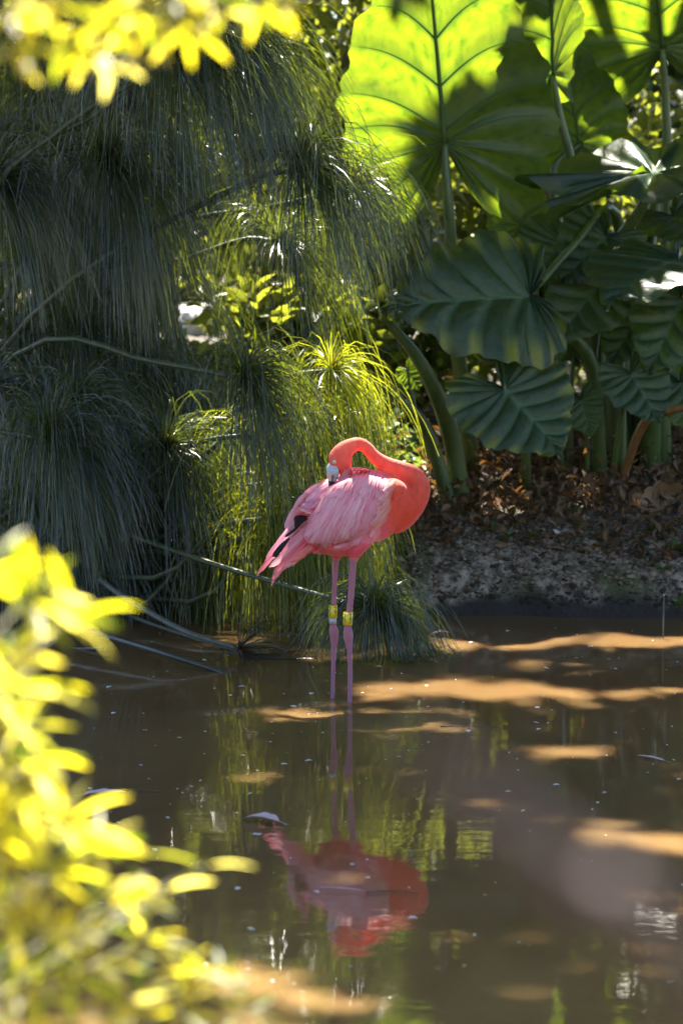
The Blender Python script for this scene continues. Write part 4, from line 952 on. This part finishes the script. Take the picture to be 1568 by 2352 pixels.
free([(400, 790), (300, 900), (230, 975), (178, 1040), (140, 1090)], 15, (.84, .35, .45), (.8, .25, .3), -.05)
free([(370, 760), (290, 870), (220, 960), (170, 1030)], 17, (.82, .38, .5), (.8, .25, .3), -.035)
free([(345, 760), (275, 870), (215, 950), (185, 1000)], 15, (.82, .45, .56), (.82, .33, .4), -.02)
free([(470, 700), (400, 770), (330, 840), (270, 920)], 26, PALE, (.82, .36, .46), -.045)
free([(520, 740), (430, 830), (340, 920), (285, 990)], 36, (.84, .38, .45), (.82, .22, .26), -.07)
for k, (pts, w) in enumerate([([(352, 842), (300, 895), (262, 940), (232, 978)], 17), ([(335, 868), (290, 920), (262, 955), (246, 980)], 16), ([(430, 745), (385, 785), (345, 815), (318, 835)], 10)]):
    f_ = free(pts, w, BLK, BLK, -.104 - .004 * k if k < 2 else -.09, tip=.6); f_['label'] = 'black flight feather'
for k, pts in enumerate([[(490, 672), (450, 690), (415, 720), (388, 752)], [(480, 700), (440, 715), (410, 742), (392, 768)], [(470, 665), (430, 675), (405, 700), (395, 735)]]):
    f_ = free(pts, 20, BLK, (.03, .01, .012), -.088 - .003 * k, tip=.6); f_['label'] = 'black flight feather'
free([(520, 655), (470, 648), (425, 655), (385, 690)], 12, (.84, .28, .3), RED, -.10, tip=.5)
free([(525, 668), (480, 662), (440, 640), (385, 614)], 10, (.86, .4, .42), (.88, .5, .42), -.103, tip=.4)
free([(505, 690), (455, 672), (420, 670), (380, 688)], 9, (.75, .08, .1), RED, -.097, tip=.5)
# bill, facial skin, eye
def colmesh(name, LF, colf, parent, mat='bill'):
    V, Fc = LF; o = mobj(name, V, Fc, M[mat], parent, attrs={'col': np.array([colf(*pix(Vector(q))) for q in V])}); return o
def billmat():
    m, nt, out = newmat('flamingo_bill'); a_ = N(nt, 'ShaderNodeAttribute', attribute_name='col'); p = N(nt, 'ShaderNodeBsdfPrincipled', Roughness=.35)
    nt.links.new(a_.outputs['Color'], p.inputs['Base Color']); nt.links.new(p.outputs[0], out.inputs[0]); return m
M['bill'] = billmat()
hy = NY(690)
def bill_col(zx, zy):
    if zy > 436 + (zx - 640) * .15: return (.012, .010, .014)
    if abs(zx - (672 - (zy - 380) * .25)) < 7 and zy > 372: return (.02, .018, .02)
    return lerp((.42, .44, .48), (.60, .42, .38), min(1, max(0, (zy - 350) / 60)))
bill = colmesh('bill', loft([(672, 318, 40, .0155, hy), (664, 350, 48, .017, hy), (662, 385, 46, .0165, hy), (659, 420, 35, .014, hy), (655, 455, 26, .0115, hy), (650, 485, 20, .009, hy), (641, 508, 11, .006, hy), (632, 520, 3, .003, hy)], 16, 40), bill_col, fl)
M['skin'] = solidmat('pale_face_skin', (.38, .41, .46), (.48, .48, .52), 200, .5, .2, .001)
ec, _ = surf(673, 300, hy)
def ball(name, c, r, mat, parent, flat=1.0):
    bm = bmesh.new(); bmesh.ops.create_uvsphere(bm, u_segments=16, v_segments=10, radius=r)
    for v in bm.verts: v.co = Vector((v.co.x, v.co.y * flat, v.co.z)) + c
    for f in bm.faces: f.smooth = True
    me = bpy.data.meshes.new(name); bm.to_mesh(me); bm.free(); me.materials.append(mat); return put(bpy.data.objects.new(name, me), parent=parent)
def flatmat(name, c, rough=.3):
    m, nt, out = newmat(name); p = N(nt, 'ShaderNodeBsdfPrincipled', Roughness=rough)
    tc = N(nt, 'ShaderNodeTexCoord'); nz = N(nt, 'ShaderNodeTexNoise', Scale=300.0); nt.links.new(tc.outputs['Object'], nz.inputs['Vector'])
    nt.links.new(ramp(nt, nz.outputs['Fac'], [(.3, tuple(x * .85 for x in c)), (.7, c)]), p.inputs['Base Color']); nt.links.new(p.outputs[0], out.inputs[0]); return m
ring_ = ball('eyelid', ec + Vector((0, .001, 0)), .0064, M['skin'], fl, .6)
eye = ball('eye', ec + Vector((0, -.0012, 0)), .0046, flatmat('eye_yellow', (.62, .60, .28)), ring_, .7)
ball('pupil', ec + Vector((-.0004, -.0035, 0)), .0017, flatmat('pupil_black', (.01, .01, .01), .1), ring_, .6)
lore = []
for i, (a, b, w) in enumerate([(666, 326, 16), (660, 340, 34), (662, 356, 40), (672, 374, 28), (690, 400, 12), (708, 436, 4)]):
    for s_ in (-1, 0, 1):
        p, r = surf(a + s_ * w, b, hy - .02); p = p if p.y < hy + .01 else F(a + s_ * w, b, hy - .012)
        lore.append(tuple(p + Vector((0, -.0015, 0))))
i_ = np.arange(18).reshape(6, 3)
mobj('face_patch', lore, np.stack([i_[:-1, :-1], i_[:-1, 1:], i_[1:, 1:], i_[1:, :-1]], -1).reshape(-1, 4), M['skin'], fl)
# leg bands
M['yellow'] = flatmat('yellow_band', (.80, .62, .02), .4); M['ink'] = flatmat('black_print', (.01, .01, .01), .5); M['silver'] = flatmat('grey_metal_band', (.45, .45, .48), .35)
def band(zx, z0, z1, half, y, mat, label=None, tilt=0.0):
    n_, V = 28, []
    prof = [(z0, half - 3), (z0, half), (z1, half), (z1, half - 3)]
    for zz, r in prof:
        for k in range(n_):
            a = 2 * math.pi * k / n_; c = F(zx + tilt * (zz - z0), zz, y)
            V.append(tuple(c + Vector((math.cos(a), math.sin(a), 0)) * r * ZS))
    i_ = np.arange(4 * n_).reshape(4, n_); nn = np.roll(i_, -1, 1)
    Q = np.stack([i_[:-1], nn[:-1], nn[1:], i_[1:]], -1).reshape(-1, 4)
    o = mobj('leg_band', V, Q, mat, fl, smooth=False)
    if label: o['label'] = label
    return o
GL = {'2': [(0, .78), (.12, .95), (.5, 1), (.88, .9), (.95, .68), (.75, .45), (.35, .2), (0, 0), (1, 0)], '7': [(0, 1), (1, 1), (.7, .6), (.45, .25), (.35, 0)]}
def digit(ch, zx, cxo, ztop, h, w, half, y, parent):
    """stroke figure wrapped round the band; cxo = sheet offset from the leg axis"""
    st = GL[ch]; P = curve([(a, b, 0) for a, b in st], 22)[:, :2] if ch == '2' else curve([(a, b, 0) for a, b in st], 16)[:, :2]
    if ch == '2': P = np.concatenate([curve([(a, b, 0) for a, b in st[:-1]], 16)[:, :2], [[.5, 0], [1, 0]]])
    if ch == '7': P = np.concatenate([[[0, 1], [.5, 1]], curve([(a, b, 0) for a, b in st[1:]], 10)[:, :2]])
    t2 = norm(np.gradient(P * np.array([w, h]), axis=0)); pr = np.stack([-t2[:, 1], t2[:, 0]], 1); V = []
    for i in range(len(P)):
        for s_ in (-1, 1):
            ox = cxo + (P[i, 0] - .5) * w + pr[i, 0] * 2.6 * s_; oz = ztop + (1 - P[i, 1]) * h - pr[i, 1] * 2.6 * s_
            a = ox / half; c = F(zx, oz, y); rr_ = (half + 1.2) * ZS
            V.append(tuple(c + Vector((math.sin(a) * rr_, -math.cos(a) * rr_, 0))))
    i_ = np.arange(len(P) * 2).reshape(-1, 2)
    Q = np.stack([i_[:-1, 0], i_[:-1, 1], i_[1:, 1], i_[1:, 0]], -1)
    mobj('numeral', V, Q, M['ink'], parent, smooth=False)
bR = band(770, 1370, 1460, 33, LEG_R, M['yellow'], 'yellow numbered leg band', -.04); bL = band(663, 1320, 1410, 30, LEG_L, M['yellow'], 'yellow numbered leg band', -.03)
band(661, 1411, 1450, 26, LEG_L, M['silver'], 'plain grey metal leg band')
for cxo in (-27, 19):
    for ch, dz in (('2', 8), ('7', 49)):
        digit(ch, 769, cxo, 1370 + dz, 32, 17, 33, LEG_R, bR); digit(ch, 662, cxo + 1, 1320 + dz, 32, 17, 30, LEG_L, bL)

# ------------------------------------------------------------------ blurred foliage close to the camera
def lance(kind):
    K = 7; V = []; asp = (.105, .09, .125)[kind]
    for i in range(K):
        a = i / (K - 1); w = asp * math.sin(math.pi * (a * .98 + .015) ** .85) ** .95
        for s_ in (-1, 0, 1): V.append((w * s_, a, .12 * abs(s_) * w * 3 - .22 * a * a))
    i_ = np.arange(K * 3).reshape(K, 3)
    return npmesh('leaf', V, np.stack([i_[:-1, :-1], i_[:-1, 1:], i_[1:, 1:], i_[1:, :-1]], -1).reshape(-1, 4), M['fg'])
LM = [lance(k) for k in range(3)]
def add_leaf(parent, p, d, up, L):
    o = bpy.data.objects.new('leaf', LM[rr.randrange(3)])
    y = d.normalized(); x = y.cross(up)
    if x.length < 1e-3: x = Vector((1, 0, 0))
    x.normalize(); z = x.cross(y)
    o.matrix_world = Matrix.Translation(p) @ Matrix((x, y, z)).transposed().to_4x4() @ Matrix.Scale(L, 4)
    mw = o.matrix_world.copy(); COL.objects.link(o); o.parent = parent; o.matrix_parent_inverse = parent.matrix_world.inverted(); o.matrix_world = mw
def whorl(parent, px, py, d, k, Lpx, fan=1.0, axis=None, up=.3):
    """k leaves round a shoot tip; Lpx leaf length in pixels"""
    c = at(px, py, d); L = Lpx * d / FPX; ax = (axis or Vector((.25, -.2, .9))).normalized()
    e1 = ax.cross(Vector((0, 1, .1))).normalized(); e2 = ax.cross(e1)
    for i in range(k):
        a = 2 * math.pi * i / k + rr.uniform(-.3, .3); el = rr.uniform(.1, .9)
        dv = (e1 * math.cos(a) + e2 * math.sin(a)) * fan + ax * el
        add_leaf(parent, c + dv * .006, dv, (SUN * 1.1 if py < 2060 or rr.random() < .12 else ax * .6) + Vector((rr.uniform(-.5, .5), rr.uniform(-.5, .4), rr.uniform(-.3, .3))), L * rr.uniform(.75, 1.15))
    return c
fs = empty('leafy_shrub', Vector((-.95, -5.75, ground_h(-.95, -5.75))), 'bright yellow-green leafy shrub in the foreground, out of focus beside the pond', 'shrub')
root = Vector((-.95, -5.75, ground_h(-.95, -5.75) - .05))
tips = []
for px, py, d, k, L in [(80, 1385, 2.35, 9, 150), (180, 1425, 2.4, 7, 130), (-20, 1330, 2.3, 6, 130), (60, 1580, 2.35, 8, 150), (-10, 1650, 2.3, 7, 130), (70, 1680, 2.45, 8, 110), (20, 1760, 2.35, 8, 130), (110, 1740, 2.5, 6, 110),
        (60, 1860, 2.3, 9, 140), (160, 1900, 2.4, 8, 150), (230, 1960, 2.45, 7, 120), (40, 1960, 2.3, 9, 140), (120, 2010, 2.35, 8, 150), (-20, 2080, 2.3, 8, 150), (470, 1990, 2.6, 2, 105), (378, 2045, 2.55, 2, 80), (30, 1520, 2.3, 7, 120), (10, 1890, 2.3, 8, 130),
        (240, 2080, 2.45, 8, 140), (330, 2160, 2.5, 8, 130), (100, 2150, 2.3, 9, 150), (200, 2220, 2.4, 9, 140), (430, 2240, 2.5, 5, 140), (500, 2265, 2.5, 5, 110), (60, 2260, 2.3, 9, 150), (300, 2300, 2.4, 9, 140), (420, 2330, 2.45, 7, 140), (180, 2350, 2.3, 9, 150), (20, 2380, 2.3, 8, 150), (560, 2330, 2.5, 4, 120), (340, 2080, 2.5, 5, 100)]:
    c = whorl(fs, px - (20 if py < 2060 and px < 300 else 0), py, d, k + 2 if k > 3 else k, L * (1.15 if py < 2060 else .9), 1.0, Vector((.3 + rr.uniform(-.4, .4), -.3 + rr.uniform(-.3, .3), .8)))
    tips.append(c)
for i, c in enumerate(tips):
    m_ = root.lerp(c, .55) + Vector((-.08, 0, .06 + .02 * (i % 3)))
    tube_obj('stem', [root + Vector((.03 * (i % 5 - 2), .03 * (i % 3 - 1), 0)), m_, c], [.006, .004, .002], M['fgstem'], fs, 10, 6)
tr = empty('overhanging_tree', Vector((-2.2, -6.3, ground_h(-2.2, -6.3))), 'tree with sunlit yellow leaves hanging in, blurred, above the papyrus', 'tree')
p0 = Vector((-2.2, -6.3, ground_h(-2.2, -6.3) - .1))
tube_obj('trunk', [p0, p0 + Vector((.05, 0, 1.0)), p0 + Vector((.1, .05, 2.0)), p0 + Vector((.2, .1, 2.9))], [.09, .07, .055, .03], M['bark'], tr, 16, 10)
bt = p0 + Vector((.1, .05, 2.0))
for i, (px, py, d, k, L) in enumerate([(20, 20, 2.3, 8, 110), (60, 60, 2.4, 7, 110), (130, 10, 2.35, 8, 110), (190, 50, 2.45, 8, 100), (250, 15, 2.4, 8, 110), (320, 40, 2.5, 8, 100), (400, 0, 2.5, 8, 100), (430, 70, 2.55, 6, 90), (510, 25, 2.5, 7, 90), (590, 0, 2.6, 6, 90), (640, 5, 2.6, 4, 80),
        (210, 120, 2.5, 5, 90), (30, 110, 2.4, 4, 110), (100, -20, 2.35, 7, 110), (300, -20, 2.4, 7, 110), (480, -20, 2.5, 7, 100), (160, 90, 2.45, 5, 90), (245, 150, 2.55, 3, 70), (360, 60, 2.5, 4, 90)]):
    c = whorl(tr, px, py, d, k, L, 1.0, Vector((.3, rr.uniform(-.4, .4), -.75)))
    tube_obj('branch', [bt + Vector((0, 0, .02 * i)), bt.lerp(c, .5) + Vector((0, 0, .22)), c + Vector((-.02, 0, .05)), c], [.012, .008, .004, .002], M['fgstem'], tr, 12, 6)
# mauve stem close to the lens
M['mauve'] = solidmat('mauve_brown_stem', (.026, .013, .016), (.05, .027, .03), 60, .6)
ms = empty('bare_stem', Vector((.55, -6.6, ground_h(.55, -6.6))), 'blurred bare mauve-brown stem slanting across the lower water close to the camera', 'stem')
tube_obj('stalk', [Vector((.55, -6.6, ground_h(.55, -6.6) - .05)), Vector((.35, -7.1, .9)), at(1700, 2390, .62), at(1360, 2060, .56), at(1130, 1860, .54), at(985, 1730, .53)], [.008, .007, .006, .0055, .0042, .0015], M['mauve'], ms, 30, 10)
